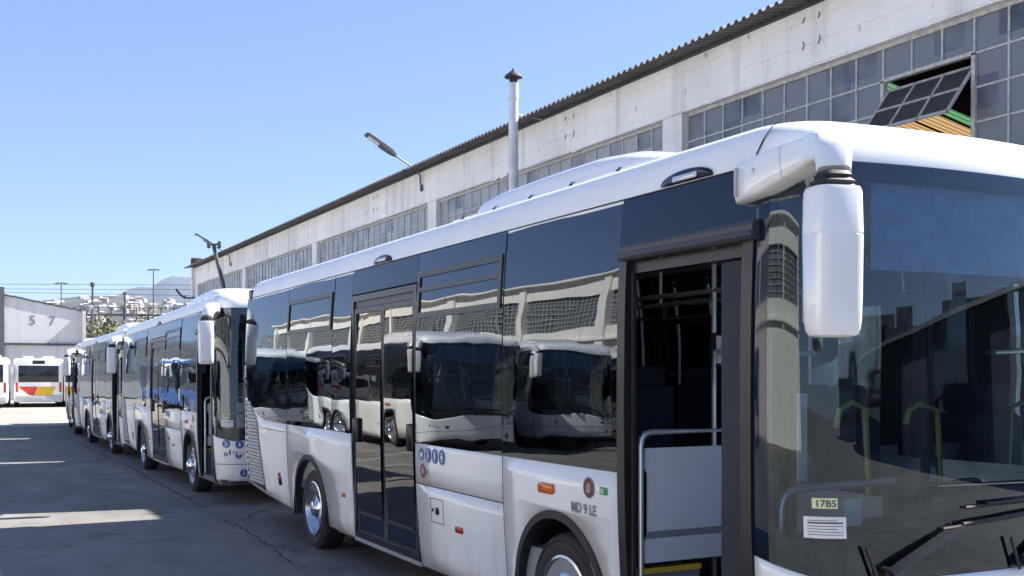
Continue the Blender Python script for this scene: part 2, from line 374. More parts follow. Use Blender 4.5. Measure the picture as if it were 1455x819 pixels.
# ================================================================== THE BUS
# local frame: x across (-1.2 = the side towards the photographer), y = distance back from the front, z up
HW = 1.2; UR = 10.07; HT = 2.785; HG = 1.272; HS = .305
WF, WR, WH = 2.20, 7.36, .42
def inset(h):
    v = .0165*(h-1.6)**2
    if h > 2.1: v += .045*(h-2.1)**2
    if h < 1.2: v += .04*(1.2-h)**2
    return v
def side(u, h, off=0., sg=-1): return (sg*(HW-inset(h)+off), u, h)
def panel(name, poly, m, parent, sg=-1, th=.02, off=0., cu=1.2, ch=.14, label=None, tilt=0.):
    "a body panel cut from the curved side: poly is its outline in (distance back, height)"
    bm = bmesh.new(); vs = [bm.verts.new((p[0], p[1], 0)) for p in poly]; bm.faces.new(vs)
    h0, h1 = min(p[1] for p in poly), max(p[1] for p in poly); u0, u1 = min(p[0] for p in poly), max(p[0] for p in poly)
    for k in range(1, int((h1-h0)/ch)+1):
        bmesh.ops.bisect_plane(bm, geom=bm.verts[:]+bm.edges[:]+bm.faces[:], plane_co=(0, h0+k*ch, 0), plane_no=(0, 1, 0))
    for k in range(1, int((u1-u0)/cu)+1):
        bmesh.ops.bisect_plane(bm, geom=bm.verts[:]+bm.edges[:]+bm.faces[:], plane_co=(u0+k*cu+.011, 0, 0), plane_no=(1, 0, 0))
    t1, t2, t3 = [random.uniform(-tilt, tilt) for _ in range(3)]
    for v in bm.verts: v.co = Vector(side(v.co.x, v.co.y, off+t1*(v.co.x-(u0+u1)/2)+t2*(v.co.y-(h0+h1)/2)+t3*((v.co.x-(u0+u1)/2)**2), sg))
    bm.normal_update()
    if sum(f.normal.x*f.calc_area() for f in bm.faces)*sg < 0: bmesh.ops.reverse_faces(bm, faces=bm.faces)
    for f in bm.faces: f.smooth = True
    me = bpy.data.meshes.new(name); bm.to_mesh(me); bm.free(); me.materials.append(M[m])
    o = bpy.data.objects.new(name, me); C.objects.link(o); o.parent = parent
    if th:
        md = o.modifiers.new('s', 'SOLIDIFY'); md.thickness = th; md.offset = -1
    if label: o['label'] = label
    return o
def rect(u0, u1, h0, h1): return [(u0, h0), (u1, h0), (u1, h1), (u0, h1)]
def rrect(u0, u1, h0, h1, r=.03, n=4):
    o = []
    for (cx, cy, a0) in ((u1-r, h0+r, -90), (u1-r, h1-r, 0), (u0+r, h1-r, 90), (u0+r, h0+r, 180)):
        for k in range(n+1):
            a = R(a0+90*k/n); o.append((cx+r*math.cos(a), cy+r*math.sin(a)))
    return o
def disc(u, h, r, n=24): return [(u+r*math.cos(2*math.pi*k/n), h+r*math.sin(2*math.pi*k/n)) for k in range(n)]
def arch(u, r, h0, n=18):
    "arch outline from high u to low u at height h0"
    a0 = math.asin((h0-WH)/r)
    return [(u+r*math.cos(a0+(math.pi-2*a0)*k/n), WH+r*math.sin(a0+(math.pi-2*a0)*k/n)) for k in range(n+1)]
def frame(u0, u1, h0, h1, t, parent, name, m, sg=-1, off=.006, depth=.03):
    mb = MB()
    for (a, b, c, d) in ((u0, u1, h0, h0+t), (u0, u1, h1-t, h1), (u0, u0+t, h0+t, h1-t), (u1-t, u1, h0+t, h1-t)):
        for (uu0, uu1) in ((a, b),):
            vs = []
            for of in (off, off-depth):
                for (u, h) in ((uu0, c), (uu1, c), (uu1, d), (uu0, d)): vs.append(side(u, h, of, sg))
            mb.add(vs, [(0, 1, 2, 3), (7, 6, 5, 4), (0, 4, 5, 1), (1, 5, 6, 2), (2, 6, 7, 3), (3, 7, 4, 0)])
    return mb.build(name, m, parent)
def strip(u0, u1, h0, h1, off, depth, sg, mb):
    vs = []
    n = max(1, int((h1-h0)/.2)); rings = []
    for i in range(n+1):
        h = h0+(h1-h0)*i/n
        rings.append([side(u0, h, off, sg), side(u1, h, off, sg), side(u1, h, off-depth, sg), side(u0, h, off-depth, sg)])
    mb.loft(rings, True, True, False)
def pictogram(kind, u, h, r):
    "white figure inside a blue disc; list of outlines"
    P = lambda pts: [(u-x*r, h+y*r) for x, y in pts]
    d = lambda x, y, q: [(u-x*r+q*r*math.cos(2*math.pi*k/10), h+y*r+q*r*math.sin(2*math.pi*k/10)) for k in range(10)]
    if kind == 0: return [d(-.1, .55, .17), P([(-.22, .35), (.02, .35), (.02, 0), (.4, 0), (.45, -.45), (.28, -.45), (.22, -.15), (-.22, -.15)]), P([(-.5, -.2), (-.4, -.2), (-.3, -.52), (.1, -.62), (.1, -.72), (-.38, -.62)])]
    if kind == 1: return [d(0, .55, .17), P([(-.25, .35), (.25, .35), (.2, -.1), (.12, -.65), (-.12, -.65), (-.2, -.1)])]
    if kind == 2: return [d(0, .5, .2), P([(-.2, .25), (.2, .25), (.5, -.1), (.38, -.2), (.16, .02), (.25, -.65), (.08, -.65), (0, -.2), (-.08, -.65), (-.25, -.65), (-.16, .02), (-.38, -.2), (-.5, -.1)])]
    return [P([(-.5, .25), (.2, .25), (.35, -.1), (.5, .45), (.62, .45), (.42, -.3), (-.35, -.3)]), d(-.25, -.5, .14), d(.28, -.5, .14)]
def sticker(u, h, r, kind, parent, sg=-1, m='sticker_blue'):
    o = panel('round_sticker', disc(u, h, r), m, parent, sg, 0, .0035, 9, 9)
    for q, pl in enumerate(pictogram(kind, u, h, r)):
        panel('pictogram', pl, 'sticker_white', o, sg, 0, .0055, 9, 9)
    return o
def side_text(txt, u, h, size, m, parent, name, off=.005, sg=-1, wid=1.):
    vs, fs = textgeo(txt, size); mb = MB(); mb.add([side(u-x*wid, h+y, off, sg) for x, y, _ in vs], fs); return mb.build(name, m, parent, fix=False)

# plan of the front: half-curve from the near side (s=-1) over the centre (0) to the far side (+1)
def _plan():
    pts = []
    for k in range(0, 17):
        a = R(80*k/16); pts.append((.3*(1-math.cos(a)), .38-.3*math.sin(a), math.sin(a)))
    a0, u0 = pts[-1][0], pts[-1][1]
    for k in range(1, 13):
        a = a0+(HW-a0)*k/12; pts.append((a, u0*((HW-a)/(HW-a0))**2, 1.))
    d = [0]
    for p, q in zip(pts, pts[1:]): d.append(d[-1]+math.hypot(p[0]-q[0], p[1]-q[1]))
    return pts, d
PL, PD = _plan()
def lean(h): return interp(h, [(.3, .02), (.42, .06), (.6, .075), (1.0, .078), (1.6, .066), (2.2, .048), (2.75, .025)])
def front(s, h, off=0.):
    sg = -1 if s <= 0 else 1; t = (1-abs(s))*PD[-1]
    i = 0
    while i < len(PD)-2 and PD[i+1] < t: i += 1
    f = (t-PD[i])/(PD[i+1]-PD[i]); p, q = PL[i], PL[i+1]
    a = p[0]+(q[0]-p[0])*f; u = p[1]+(q[1]-p[1])*f; wt = p[2]+(q[2]-p[2])*f
    x = (HW-a)*(1-inset(h)/HW)
    dx, du = q[0]-p[0], q[1]-p[1]; L = math.hypot(dx, du); nx, ny = -(-du)/L, -dx/L     # outward normal (towards -a, -u)
    return (sg*(x+off*(-du)/L), u-lean(h)*wt-off*dx/L, h)
def fsheet(name, s0, s1, lo, hi, m, parent, n=40, k=10, off=0., th=0.):
    mb = MB(); lo_ = lo if callable(lo) else (lambda s: lo); hi_ = hi if callable(hi) else (lambda s: hi)
    rings = []
    for j in range(k+1):
        rings.append([front(s0+(s1-s0)*i/n, lo_(s0+(s1-s0)*i/n)+(hi_(s0+(s1-s0)*i/n)-lo_(s0+(s1-s0)*i/n))*j/k, off) for i in range(n+1)])
    mb.loft(rings, False); o = mb.build(name, m, parent, fix=False)
    me = o.data; av = sum(p.normal.y*p.area for p in me.polygons)
    if av > 0: me.flip_normals()
    if th:
        md = o.modifiers.new('s', 'SOLIDIFY'); md.thickness = th; md.offset = -1
    return o
SARC = lambda a: None
def s_of_a(a):
    for i in range(len(PL)-1):
        if PL[i+1][0] >= a:
            f = (a-PL[i][0])/(PL[i+1][0]-PL[i][0]+1e-9); return -(1-(PD[i]+(PD[i+1]-PD[i])*f)/PD[-1])
    return 0

def make_wheel(bus, y, sg, frontw):
    x = sg*(HW-.075); w = empty('wheel'); w.parent = bus; w.location = (x, y, WH)
    W = .245
    t = MB(); t.lathe([(-.01, .27), (.0, .29), (.012, .345), (.004, .39), (-.02, .413), (-.05, .42), (-.12, .421), (-.2, .42), (-.235, .40), (-.25, .34), (-.24, .27)], (0, 0, 0), 'x', 40, sg)
    for rr in (.37,):
        t.lathe([(.012, rr+.004), (.016, rr), (.012, rr-.004)], (0, 0, 0), 'x', 40, sg)
    t.build('tyre', 'tyre', w)
    r = MB()
    if frontw: prof = [(.006, .285), (.012, .27), (-.01, .255), (-.035, .24), (-.045, .22), (.0, .17), (.012, .14), (.012, .1)]
    else: prof = [(.006, .285), (.012, .27), (-.01, .255), (-.09, .245), (-.12, .22), (-.10, .18), (-.09, .14), (-.06, .12)]
    r.lathe(prof, (0, 0, 0), 'x', 40, sg); r.build('rim', 'rim_steel', w)
    h = MB(); d0 = .012 if frontw else -.06
    h.lathe([(d0, .125), (d0+.035, .115), (d0+.05, .09), (d0+.075, .08), (d0+.085, .05), (d0+.088, .001)], (0, 0, 0), 'x', 24, sg)
    h.build('hub_cap', 'chrome', w)
    n = MB()
    for k in range(10):
        a = 2*math.pi*k/10; n.lathe([(d0-.01, .014), (d0+.03, .014), (d0+.036, .008), (d0+.036, .001)], (0, .145*math.cos(a), .145*math.sin(a)), 'x', 6, sg)
    n.build('wheel_nuts', 'chrome', w)
    b = MB()
    for k in range(10):
        a = 2*math.pi*(k+.5)/10; c_ = .205; dd = -.018 if frontw else -.098
        b.lathe([(dd+.006, .027), (dd+.0065, .001)], (0, c_*math.cos(a), c_*math.sin(a)), 'x', 10, sg)
    b.build('hand_holes', 'seam', w)
    return w

def make_mirror(bus, sg):
    a = empty('mirror'); a.parent = bus
    def T(x, y, z): return (sg*x, y, z)
    arm = MB()
    # path in (x outboard, y, z) with half-width / half-height
    path = [((1.16, .475, 2.700), .05, .090), ((1.185, .44, 2.702), .062, .092), ((1.20, .28, 2.716), .065, .090), ((1.215, .10, 2.738), .068, .078), ((1.245, -.06, 2.745), .07, .068),
            ((1.29, -.17, 2.745), .07, .064), ((1.345, -.26, 2.722), .07, .064), ((1.385, -.315, 2.67), .07, .064), ((1.405, -.335, 2.60), .066, .058)]
    rings = []
    for i, (p, hw, hh) in enumerate(path):
        p = Vector(p); d = (Vector(path[min(i+1, len(path)-1)][0])-Vector(path[max(i-1, 0)][0])).normalized()
        n1 = d.cross(Vector((0, 0, 1))); 
        if n1.length < .3: n1 = Vector((.7, .7, 0))
        n1.normalize()
        if i > 5: n1 = (n1+Vector((.75, .66, 0))).normalized() if n1.dot(Vector((.75, .66, 0))) > 0 else (n1-Vector((.75, .66, 0))).normalized()
        n2 = n1.cross(d).normalized(); ring = []
        for k in range(16):
            t = 2*math.pi*k/16; cx, cy = math.cos(t), math.sin(t); e = .55 if i > 6 else .34
            cx = math.copysign(abs(cx)**e, cx); cy = math.copysign(abs(cy)**e, cy)
            q = p+n1*cx*hw+n2*cy*hh; ring.append(T(*q))
        rings.append(ring)
    arm.loft(rings, True, True); am = arm.build('mirror_arm', 'white_gelcoat', a)
    hg = MB(); hg.box(*sorted((sg*1.205, sg*1.262)), .425, .437, 2.635, 2.765); hg.build('hinge', 'grille_grey', am)
    bo = MB()
    for q in (Vector((1.262, .30, 2.735)), Vector((1.282, .02, 2.75))):
        bo.lathe([(-.004, .012), (.005, .010), (.006, .001)], T(*q), 'x', 10, sg)
    bo.build('screw', 'grille_grey', a)
    sm_ = MB(); rr_ = [rings[3], [tuple(Vector(v).lerp(Vector(w_), .05)) for v, w_ in zip(rings[3], rings[4])]]
    c0_ = sum((Vector(v) for v in rr_[0]), Vector())/16; sm_.loft([[tuple(c0_+(Vector(v)-c0_)*1.006) for v in q] for q in rr_], True); sm_.build('arm_seam', 'grille_grey', am)
    cx, cy = 1.425, -.35
    def ring(z, hx, hy, ox=0, oy=0, e=.5):
        out = []
        for k in range(24):
            t = 2*math.pi*k/24; p, q = math.cos(t), math.sin(t)
            p = math.copysign(abs(p)**e, p); q = math.copysign(abs(q)**e, q)
            X, Y = p*hx, q*hy; an = R(14); X, Y = X*math.cos(an)-Y*math.sin(an), X*math.sin(an)+Y*math.cos(an)
            out.append(T(cx+ox+X, cy+oy+Y, z))
        return out
    ga = MB(); ga.loft([ring(2.60, .052, .05), ring(2.585, .066, .058), ring(2.575, .060, .052), ring(2.560, .08, .066), ring(2.548, .074, .06), ring(2.535, .088, .07)], True, True); ga.build('gasket', 'black_rubber', a)
    hs = MB(); prof = [(2.542, .078, .062), (2.538, .094, .076), (2.52, .101, .082), (2.36, .105, .086), (2.358, .1035, .0845), (2.354, .1035, .0845), (2.352, .105, .086), (2.1, .103, .08), (2.02, .101, .076), (1.985, .097, .07), (1.965, .086, .058), (1.958, .06, .038)]
    hs.loft([ring(z, hx, hy) for z, hx, hy in prof], True, True); hs.build('mirror_housing', 'white_gelcoat', a)
    gm = MB(); gy = cy+.098
    def gl(x, z): X, Y = x*math.cos(R(14))-.0885*math.sin(R(14)), x*math.sin(R(14))+.0885*math.cos(R(14)); return T(cx+X, cy+Y, z)
    gm.add([gl(-.08, 2.02), gl(.08, 2.02), gl(.08, 2.50), gl(-.08, 2.50)], [(0, 1, 2, 3)]); gm.build('mirror_glass', 'mirror_glass', a)
    return a

def roof_lamp(bus, u, parent=None):
    o = panel('roof_lamp', [(u+.21*math.cos(R(a))*(1 if abs(math.cos(R(a))) < .99 else 1), 2.795+.062*max(0, math.sin(R(a)))**.8) for a in range(0, 181, 12)], 'black_gloss', bus, -1, .02, .016, .12, .05)
    panel('lens', rrect(u-.10, u+.10, 2.802, 2.832, .012), 'clear_lens', o, -1, .004, .022, 9, 9)
    return o

def make_bus():
    B = empty('city_bus')
    white, band = 'white_paint', 'tinted_glass'
    for sg in (-1, 1):
        # ---- white lower panels
        g = .004
        gl = [(9.98, 1.52), (9.62, 1.41), (9.36, 1.325), (9.12, 1.283), (8.16, HG)]   # lower edge of the glass at the tail
        poly = [(8.16, .34), (9.15, .385), (9.94, .455), (10.06, .50), (10.07, 1.54)] + gl
        panel('rear_quarter', poly, white, B, sg)
        ar = arch(WR, .56, HS)
        panel('body_panel', [(8.16-g, .338), (8.16-g, HG), (6.0, HG), (6.0, HS)] + ar[::-1], white, B, sg)
        if sg < 0:
            panel('body_panel', [(4.42, HG), (4.42, .957), (2.90, .957), (2.90, HG)], white, B, sg)
            hd = panel('luggage_hatch', [(4.42, .950), (4.42, HS+.02), (4.38, HS-.01), (2.90+g, HS), (2.90+g, .950)], white, B, sg)
            fl = frame(3.905, 4.147, .678, .866, .005, hd, 'flap', 'seam', sg, .0025, .004)
            panel('lock', rrect(3.99, 4.045, .745, .80, .012), 'black_frame', hd, sg, .01, .008, 9, 9)
            panel('lock', disc(4.105, .775, .014), 'black_frame', hd, sg, .01, .006, 9, 9)
            for (uu, hh) in ((4.37, .915), (3.70, .925), (2.97, .92), (4.33, .35)):
                panel('screw', disc(uu, hh, .009, 10), 'grille_grey', hd, sg, 0, .003, 9, 9)
            panel('body_panel', [(2.90-g, HG), (1.50, HG), (1.50, HS)] + arch(WF, .56, HS)[::-1] + [(2.90-g, HS)], white, B, sg)
        else:
            panel('body_panel', [(6.0-g, HG), (6.0-g, HS), (2.90, HS), (2.90, HG)], white, B, sg)
            panel('body_panel', [(2.90-g, HG), (.40, HG), (.40, HS)] + arch(WF, .56, HS)[::-1] + [(2.90-g, HS)], white, B, sg)
        # seams
        sm = MB()
        for (u, h0, h1) in ((8.16, .34, HG), (2.90, HS, HG)): strip(u-.0025, u+.0025, h0, h1, .0012, .012, sg, sm)
        if sg < 0: strip(2.9, 4.42, .9505, .9565, .0012, .012, sg, sm)
        sm.each('panel_seam', 'seam', B)
        # ---- wheel arches
        for wy in (WF, WR):
            mb = MB(); outer = arch(wy, .565, HS+.0, 24); inner = arch(wy, .515, HS+.0, 24)
            L1 = [side(u, h, .012, sg) for u, h in outer]; L2 = [side(u, h, .016, sg) for u, h in inner]; L3 = [side(u, h, -.10, sg) for u, h in inner]; L0 = [side(u, h, -.01, sg) for u, h in outer]
            mb.loft([L0, L1, L2, L3], False); mb.build('wheel_arch_trim', 'black_rubber', B)
            mb = MB(); a2 = [(wy+.56*math.cos(R(t)), WH+.56*math.sin(R(t))) for t in range(-14, 195, 8)]
            ro = [(sg*(HW-.02), u, max(h, .3)) for u, h in a2]; ri = [(sg*(HW-.62), u, max(h, .3)) for u, h in a2]
            mb.loft([ro, ri], False); mb.add(ri, [tuple(range(len(ri)))]); mb.build('wheel_well', 'arch_black', B)
            make_wheel(B, wy, sg, wy == WF)
        # ---- glass band
        segs = [(1.50, 2.90), (2.90, 4.42), (6.0, 6.55), (6.55, 8.16)] if sg < 0 else [(.42, 1.50), (1.50, 2.90), (2.90, 4.42), (4.42, 6.0), (6.0, 6.55), (6.55, 8.16)]
        for (a, b) in segs:
            panel('side_window', rect(a+.003, b-.003, HG, HT), band, B, sg, 0, 0, .35, .1, tilt=.0045)
        panel('side_window', [(8.163, HG), (8.163, HT), (10.07, HT), (10.07, 1.545)] + gl[:-1], band, B, sg, 0, 0, .35, .1, tilt=.0045)
        if sg < 0:
            panel('header_glass', rect(4.424, 5.997, 2.56, HT), 'black_gloss', B, sg, 0, 0, 1., .05)
            panel('header_glass', rect(.385, 1.497, 2.53, HT), 'black_gloss', B, sg, 0, 0, 1., .05)
        # structural posts behind the glass
        ps = MB()
        for u in ((1.50, 2.90, 4.40, 6.03, 8.16) if sg < 0 else (.6, 1.5, 2.9, 4.42, 6.0, 8.16)): strip(u-.035, u+.035, HG, HT, -.012, .05, sg, ps)
        strip(1.5, 4.4, 2.64, HT, -.012, .04, sg, ps) if sg < 0 else strip(.5, 4.4, 2.64, HT, -.012, .04, sg, ps)
        strip(6.03, 10.03, 2.64, HT, -.012, .04, sg, ps)
        ps.each('window_post', 'interior_dark', B)
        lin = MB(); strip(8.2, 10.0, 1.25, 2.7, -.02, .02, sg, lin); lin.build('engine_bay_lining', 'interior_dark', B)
        # thin joints between the panes
        jm = MB()
        for u in (1.50, 2.90, 4.42, 6.0, 6.55, 8.16): strip(u-.0035, u+.0035, HG, HT, .0005, .01, sg, jm)
        jm.each('window_joint', 'seam', B)
        # drip rail at the foot of the roof
        dr = MB(); strip(.40, 10.05, HT-.004, HT+.004, .004, .012, sg, dr); dr.build('gutter', 'seam', B)
        # hopper windows
        for (a, b, two) in ((6.58, 8.13, 0), (2.93, 4.40, 1)):
            f = frame(a, b, 2.262, 2.632, .045, B, 'hopper_window', 'door_frame_grey', sg, .012, .03)
            if two:
                mb = MB(); strip(a+.045, b-.045, 2.472, 2.505, .011, .025, sg, mb); mb.build('bar', 'door_frame_grey', f)
                mb = MB(); strip(a+.10, a+.103, 2.49, 2.585, .001, .003, sg, mb); mb.build('bar', 'steel_tube', f)
    # ---- middle door, closed, two leaves
    D = empty('middle_door'); D.parent = B
    d0, d1, b0, b1 = 4.425, 5.995, .315, 2.545; T = .055
    frame(d0, d1, b0, b1, T, D, 'door_frame', 'black_frame', -1, .008, .08)
    mb = MB(); strip(d0+T, d1-T, 2.43, 2.49, -.012, .03, -1, mb); mb.build('door_header', 'door_frame_grey', D)
    mid = (d0+d1)/2
    for (a, b) in ((d0+T+.005, mid-.004), (mid+.004, d1-T-.005)):
        lf = frame(a, b, b0+.03, 2.425, .045, D, 'door_leaf', 'door_frame_grey', -1, -.006, .035)
        panel('door_glass', rect(a+.04, b-.04, .58, 2.39), 'door_glass', lf, -1, 0, -.018, .3, .1, tilt=.006)
        mb = MB(); strip(a+.045, b-.045, .545, .575, -.004, .03, -1, mb); mb.build('door_rail', 'door_frame_grey', lf)
        panel('kick_panel', rect(a+.04, b-.04, .385, .55), 'black_gloss', lf, -1, 0, -.016, .5, .1)
    for (u_, n_) in ((5.85, 0), (4.53, 0)):
        panel('sensor_box', rrect(u_-.055, u_+.055, 1.20, 1.42, .02), 'black_frame', D, -1, .04, .012, 9, 9)
    mb = MB(); strip(d0-.0, d1+.0, b0-.035, b0, .012, .3, -1, mb); mb.build('sill', 'steel_tube', D)
    # ---- front door, open
    D = empty('front_door'); D.parent = B
    mb = MB(); strip(1.425, 1.497, .31, 2.53, .008, .05, -1, mb); strip(.385, .46, .31, 2.53, .008, .09, -1, mb); strip(.40, 1.49, 2.37, 2.43, -.03, .08, -1, mb); mb.build('door_frame', 'black_frame', D)
    mb = MB(); rings = []
    for u in (.352, 1.452):
        rings.append([side(u, 2.435, .0), side(u, 2.437, .045), side(u, 2.452, .055), side(u, 2.475, .052), side(u, 2.478, .046), side(u, 2.505, .046), side(u, 2.523, .038), side(u, 2.530, .0)])
    mb.loft(rings, True, True, False); mb.build('door_header', 'door_frame_grey', D)
    mb = MB(); strip(.46, .475, .36, 2.40, -.03, .06, -1, mb); mb.build('door_seal', 'black_rubber', D)
    # leaf folded inwards against the front of the opening
    mb = MB(); lx0, lx1 = -HW+.06, -HW+.38
    for (a, b, c, d) in ((lx0, lx1, .40, .46), (lx0, lx1, 2.30, 2.36), (lx0, lx0+.05, .46, 2.30), (lx1-.05, lx1, .46, 2.30)): mb.box(a, b, .50, .535, c, d)
    lf = mb.build('door_leaf', 'black_frame', D)
    mb = MB(); mb.box(lx0+.05, lx1-.05, .515, .52, .46, 2.30); mb.build('door_glass', 'door_glass', lf)
    mb = MB(); mb.tube([(-HW+.10, .50, .75), (-HW+.10, .46, .80), (-HW+.10, .46, 1.7), (-HW+.10, .50, 1.75)], .014); mb.build('grab_rail', 'steel_tube', lf)
    mb = MB(); mb.rbox(-HW+.045, -HW+.095, .50, .665, .38, 2.36, .01); mb.build('door_shaft', 'interior_dark', D)
    # second leaf folded against the rear of the opening
    mb = MB(); mb.box(-HW+.035, -HW+.055, 1.40, 1.42, .38, 2.38); mb.build('door_seal', 'black_rubber', D)
    # ---- front corner strip, windscreen, bumper
    SA, SB = -.985, .985
    wl = lambda s: .905+.085*max(0., (abs(s)-.72)/.28)**1.3
    mk = lambda s: wl(s)
    fsheet('corner_pillar', -1, -.925, wl, HT-.02, 'black_gloss', B, 6, 12, .001, .02)
    fsheet('corner_pillar', .925, 1, wl, HT-.02, 'black_gloss', B, 6, 12, .001, .02)
    ws = fsheet('windscreen', -.945, .945, wl, 2.765, 'windscreen', B, 64, 14, .003)
    mb = MB()
    def grid(s0, s1, h0, h1, n, k, off=-.004):
        rings = []
        for j in range(k+1): rings.append([front(s0+(s1-s0)*i/n, (h0(s0+(s1-s0)*i/n) if callable(h0) else h0)*(1-j/k)+h1*j/k, off) for i in range(n+1)])
        mb.loft(rings, False)
    cb = lambda s: 1.075+.06*max(0, (abs(s)-.84)/.08)**3
    grid(-.945, .945, wl, 1.06, 60, 2); grid(-.945, .945, 2.655, 2.775, 60, 2) if False else None
    rings = [[front(-.945+1.89*i/60, 1.06, -.004) for i in range(61)], [front(-.945+1.89*i/60, 1.06+.02+.05*max(0, (abs(-.945+1.89*i/60)-.88)/.045)**2, -.004) for i in range(61)]]
    mb.loft(rings, False)
    rings = [[front(-.945+1.89*i/60, 2.775, -.004) for i in range(61)], [front(-.945+1.89*i/60, 2.69-.05*max(0, (abs(-.945+1.89*i/60)-.88)/.045)**2, -.004) for i in range(61)]]
    mb.loft(rings, False)
    mb.build('windscreen_border', 'black_gloss', ws)
    hi = lambda s: wl(s)-.006
    fsheet('front_bumper', -.998, .998, .33, hi, white, B, 64, 14, 0, .02)
    mb = MB(); rings = [[front(-.99+1.98*i/60, h, .0015) for i in range(61)] for h in (.566, .574)]; mb.loft(rings, False); mb.build('bumper_seam', 'seam', B)
    mb = MB(); rings = [[front(-.99+1.98*i/60, .30, -.03) for i in range(61)], [front(-.99+1.98*i/60, .34, -.01) for i in range(61)]]; mb.loft(rings, False); mb.build('bumper_lip', 'black_rubber', B)
    for sgn in (-1, 1):
        def fpoly(name, pts, m, par, off):
            mb = MB(); mb.add([front(s, h, off) for s, h in pts], [tuple(range(len(pts)))]); return mb.build(name, m, par)
        s0 = -.64*sgn
        hl = fpoly('headlight', [(s0-.13*sgn, .70), (s0+.16*sgn, .66), (s0+.18*sgn, .72), (s0+.10*sgn, .755), (s0-.13*sgn, .775)], 'black_gloss', B, .006)
        if True:
            fpoly('lens', [(s0-.10*sgn, .715), (s0+.02*sgn, .70), (s0+.02*sgn, .745), (s0-.10*sgn, .76)], 'clear_lens', hl, .010)
    fs = [(.12, .858, .057, 0), (.29, .848, .057, 2), (.45, .842, .057, 3), (.11, .712, .030, 1), (.27, .695, .043, 1), (.42, .675, .043, 3), (.33, .445, .055, 0)]
    # stickers on the near corner of the bumper
    for (a, h, r, kd) in fs:
        s = s_of_a(a); dd = 1/PD[-1]
        def conv(pts, off):
            return [front(s+(x)*dd, y, off) for x, y in pts]
        mb = MB(); pts = disc(0, h, r); mb.add(conv(pts, .004), [tuple(range(len(pts)))]); st = mb.build('round_sticker', 'sticker_blue', B)
        for pl in pictogram(kd, 0, h, r):
            pl = [(-x, y) for x, y in pl]; mb = MB(); mb.add(conv(pl, .0065), [tuple(range(len(pl)))]); mb.build('pictogram', 'sticker_white', st)
    # papers inside the windscreen
    def wpaper(a0, a1, h0, h1, m, name, off=.005):
        mb = MB(); s0, s1 = s_of_a(a0), s_of_a(a1); rings = [[front(s0+(s1-s0)*i/4, h, off) for i in range(5)] for h in (h0, h1)]; mb.loft(rings, False); return mb.build(name, m, ws)
    wpaper(.075, .135, 1.095, 1.19, 'paper', 'permit_sheet')
    pb = wpaper(.135, .215, 1.095, 1.19, 'paper', 'permit_sheet')
    vs, fs_ = textgeo('17B5', .042); s0 = s_of_a(.105)
    wpaper(.098, .182, 1.226, 1.272, 'paper_yellow', 'number_tag')
    mb = MB(); mb.add([front(s0+x*1.0/PD[-1], 1.234+y, .0065) for x, y, _ in vs], fs_); mb.build('tag_number', 'ink', ws, fix=False)
    mb = MB()
    for k in range(6):
        hh = 1.172-.0125*k; sA, sB = s_of_a(.085), s_of_a(.20 if k % 3 else .18); mb.loft([[front(sA+(sB-sA)*i/3, hh, .0065) for i in range(4)], [front(sA+(sB-sA)*i/3, hh+(.007 if k == 1 else .0028), .0065) for i in range(4)]], False)
    mb.build('print_lines', 'ink', ws)
    # blind
    mb = MB(); rings = []
    for j in range(0, 29):
        h = 2.29+.40*j/28; rings.append([front(s_of_a(.42)+(.0)+i/20*1.15, h, -.07-.003*(j % 2)) for i in range(21)])
    mb.loft(rings, False); mb.build('sun_blind', 'blind', B)
    # wipers
    for (a0, h0_, a1, h1_, b0, g0, b1, g1) in ((.40, .935, .82, 1.125, .72, 1.115, 1.45, 1.165), (1.25, .93, 1.62, 1.16, .86, 1.205, 1.72, 1.225)):
        def W(a, h, o):
            s_ = s_of_a(a) if a < 1.2 else -s_of_a(2.4-a); return Vector(front(s_, h, o))
        wi = MB(); wi.tube([W(a0, h0_, 0), W(a0, h0_, .05)], .03, 12)
        n = 8; wi.tube([W(a0+(a1-a0)*k/n, h0_+(h1_-h0_)*(k/n)**.9, .05) for k in range(n+1)], [.024-.014*k/n for k in range(n+1)], 8)
        wi.tube([W(a0-.05, h0_-.03, .03), W(a0-.11, h0_+.12, .03)], .008, 6)
        wo = wi.build('wiper', 'black_frame', B)
        bl = MB(); n = 14; bl.tube([W(b0+(b1-b0)*k/n, g0+(g1-g0)*k/n, .018) for k in range(n+1)], .008, 6); bl.tube([W(b0+(b1-b0)*k/n, g0+(g1-g0)*k/n+.012, .034) for k in range(2, n-1)], .008, 6)
        bl.build('wiper_blade', 'black_rubber', wo)
    # ---- roof
    base = []
    ss = [-1+2*i/56 for i in range(57)]
    for s in ss: base.append(front(s, HT))
    back = []
    for i in range(1, 30): back.append((HW-inset(HT), .38+(UR-.25-.38)*i/29))
    rear = []
    for k in range(0, 9): a = R(90*k/8); rear.append((HW-inset(HT)-.25+.25*math.cos(a), UR-.25+.25*math.sin(a)))
    outline = [(p[0], p[1]) for p in base] + back + rear + [(-x, y) for x, y in rear[::-1]] + [(-x, y) for x, y in back[::-1]]
    hw = HW-inset(HT); yf, yr = min(p[1] for p in outline), UR
    def ring(d, h, kf=2.0, kr=1.2):
        y0, y1 = yf+kf*d, yr-kr*d
        o = []
        for x, y in outline:
            t = (y-yf)/(yr-yf); 
            wgt_f = max(0, 1-(y-yf)/1.6); wgt_r = max(0, 1-(yr-y)/1.0)
            o.append((x*(1-d/hw), y+kf*d*wgt_f-kr*d*wgt_r, h))
        return o
    rf = MB(); rf.loft([ring(0, HT-.02), ring(0, HT+.0), ring(.004, HT+.055), ring(.016, HT+.115), ring(.045, HT+.17), ring(.10, HT+.205), ring(.2, HT+.225), ring(.4, HT+.243), ring(.7, HT+.258), ring(1.0, HT+.265), ring(1.12, HT+.267)], True, False)
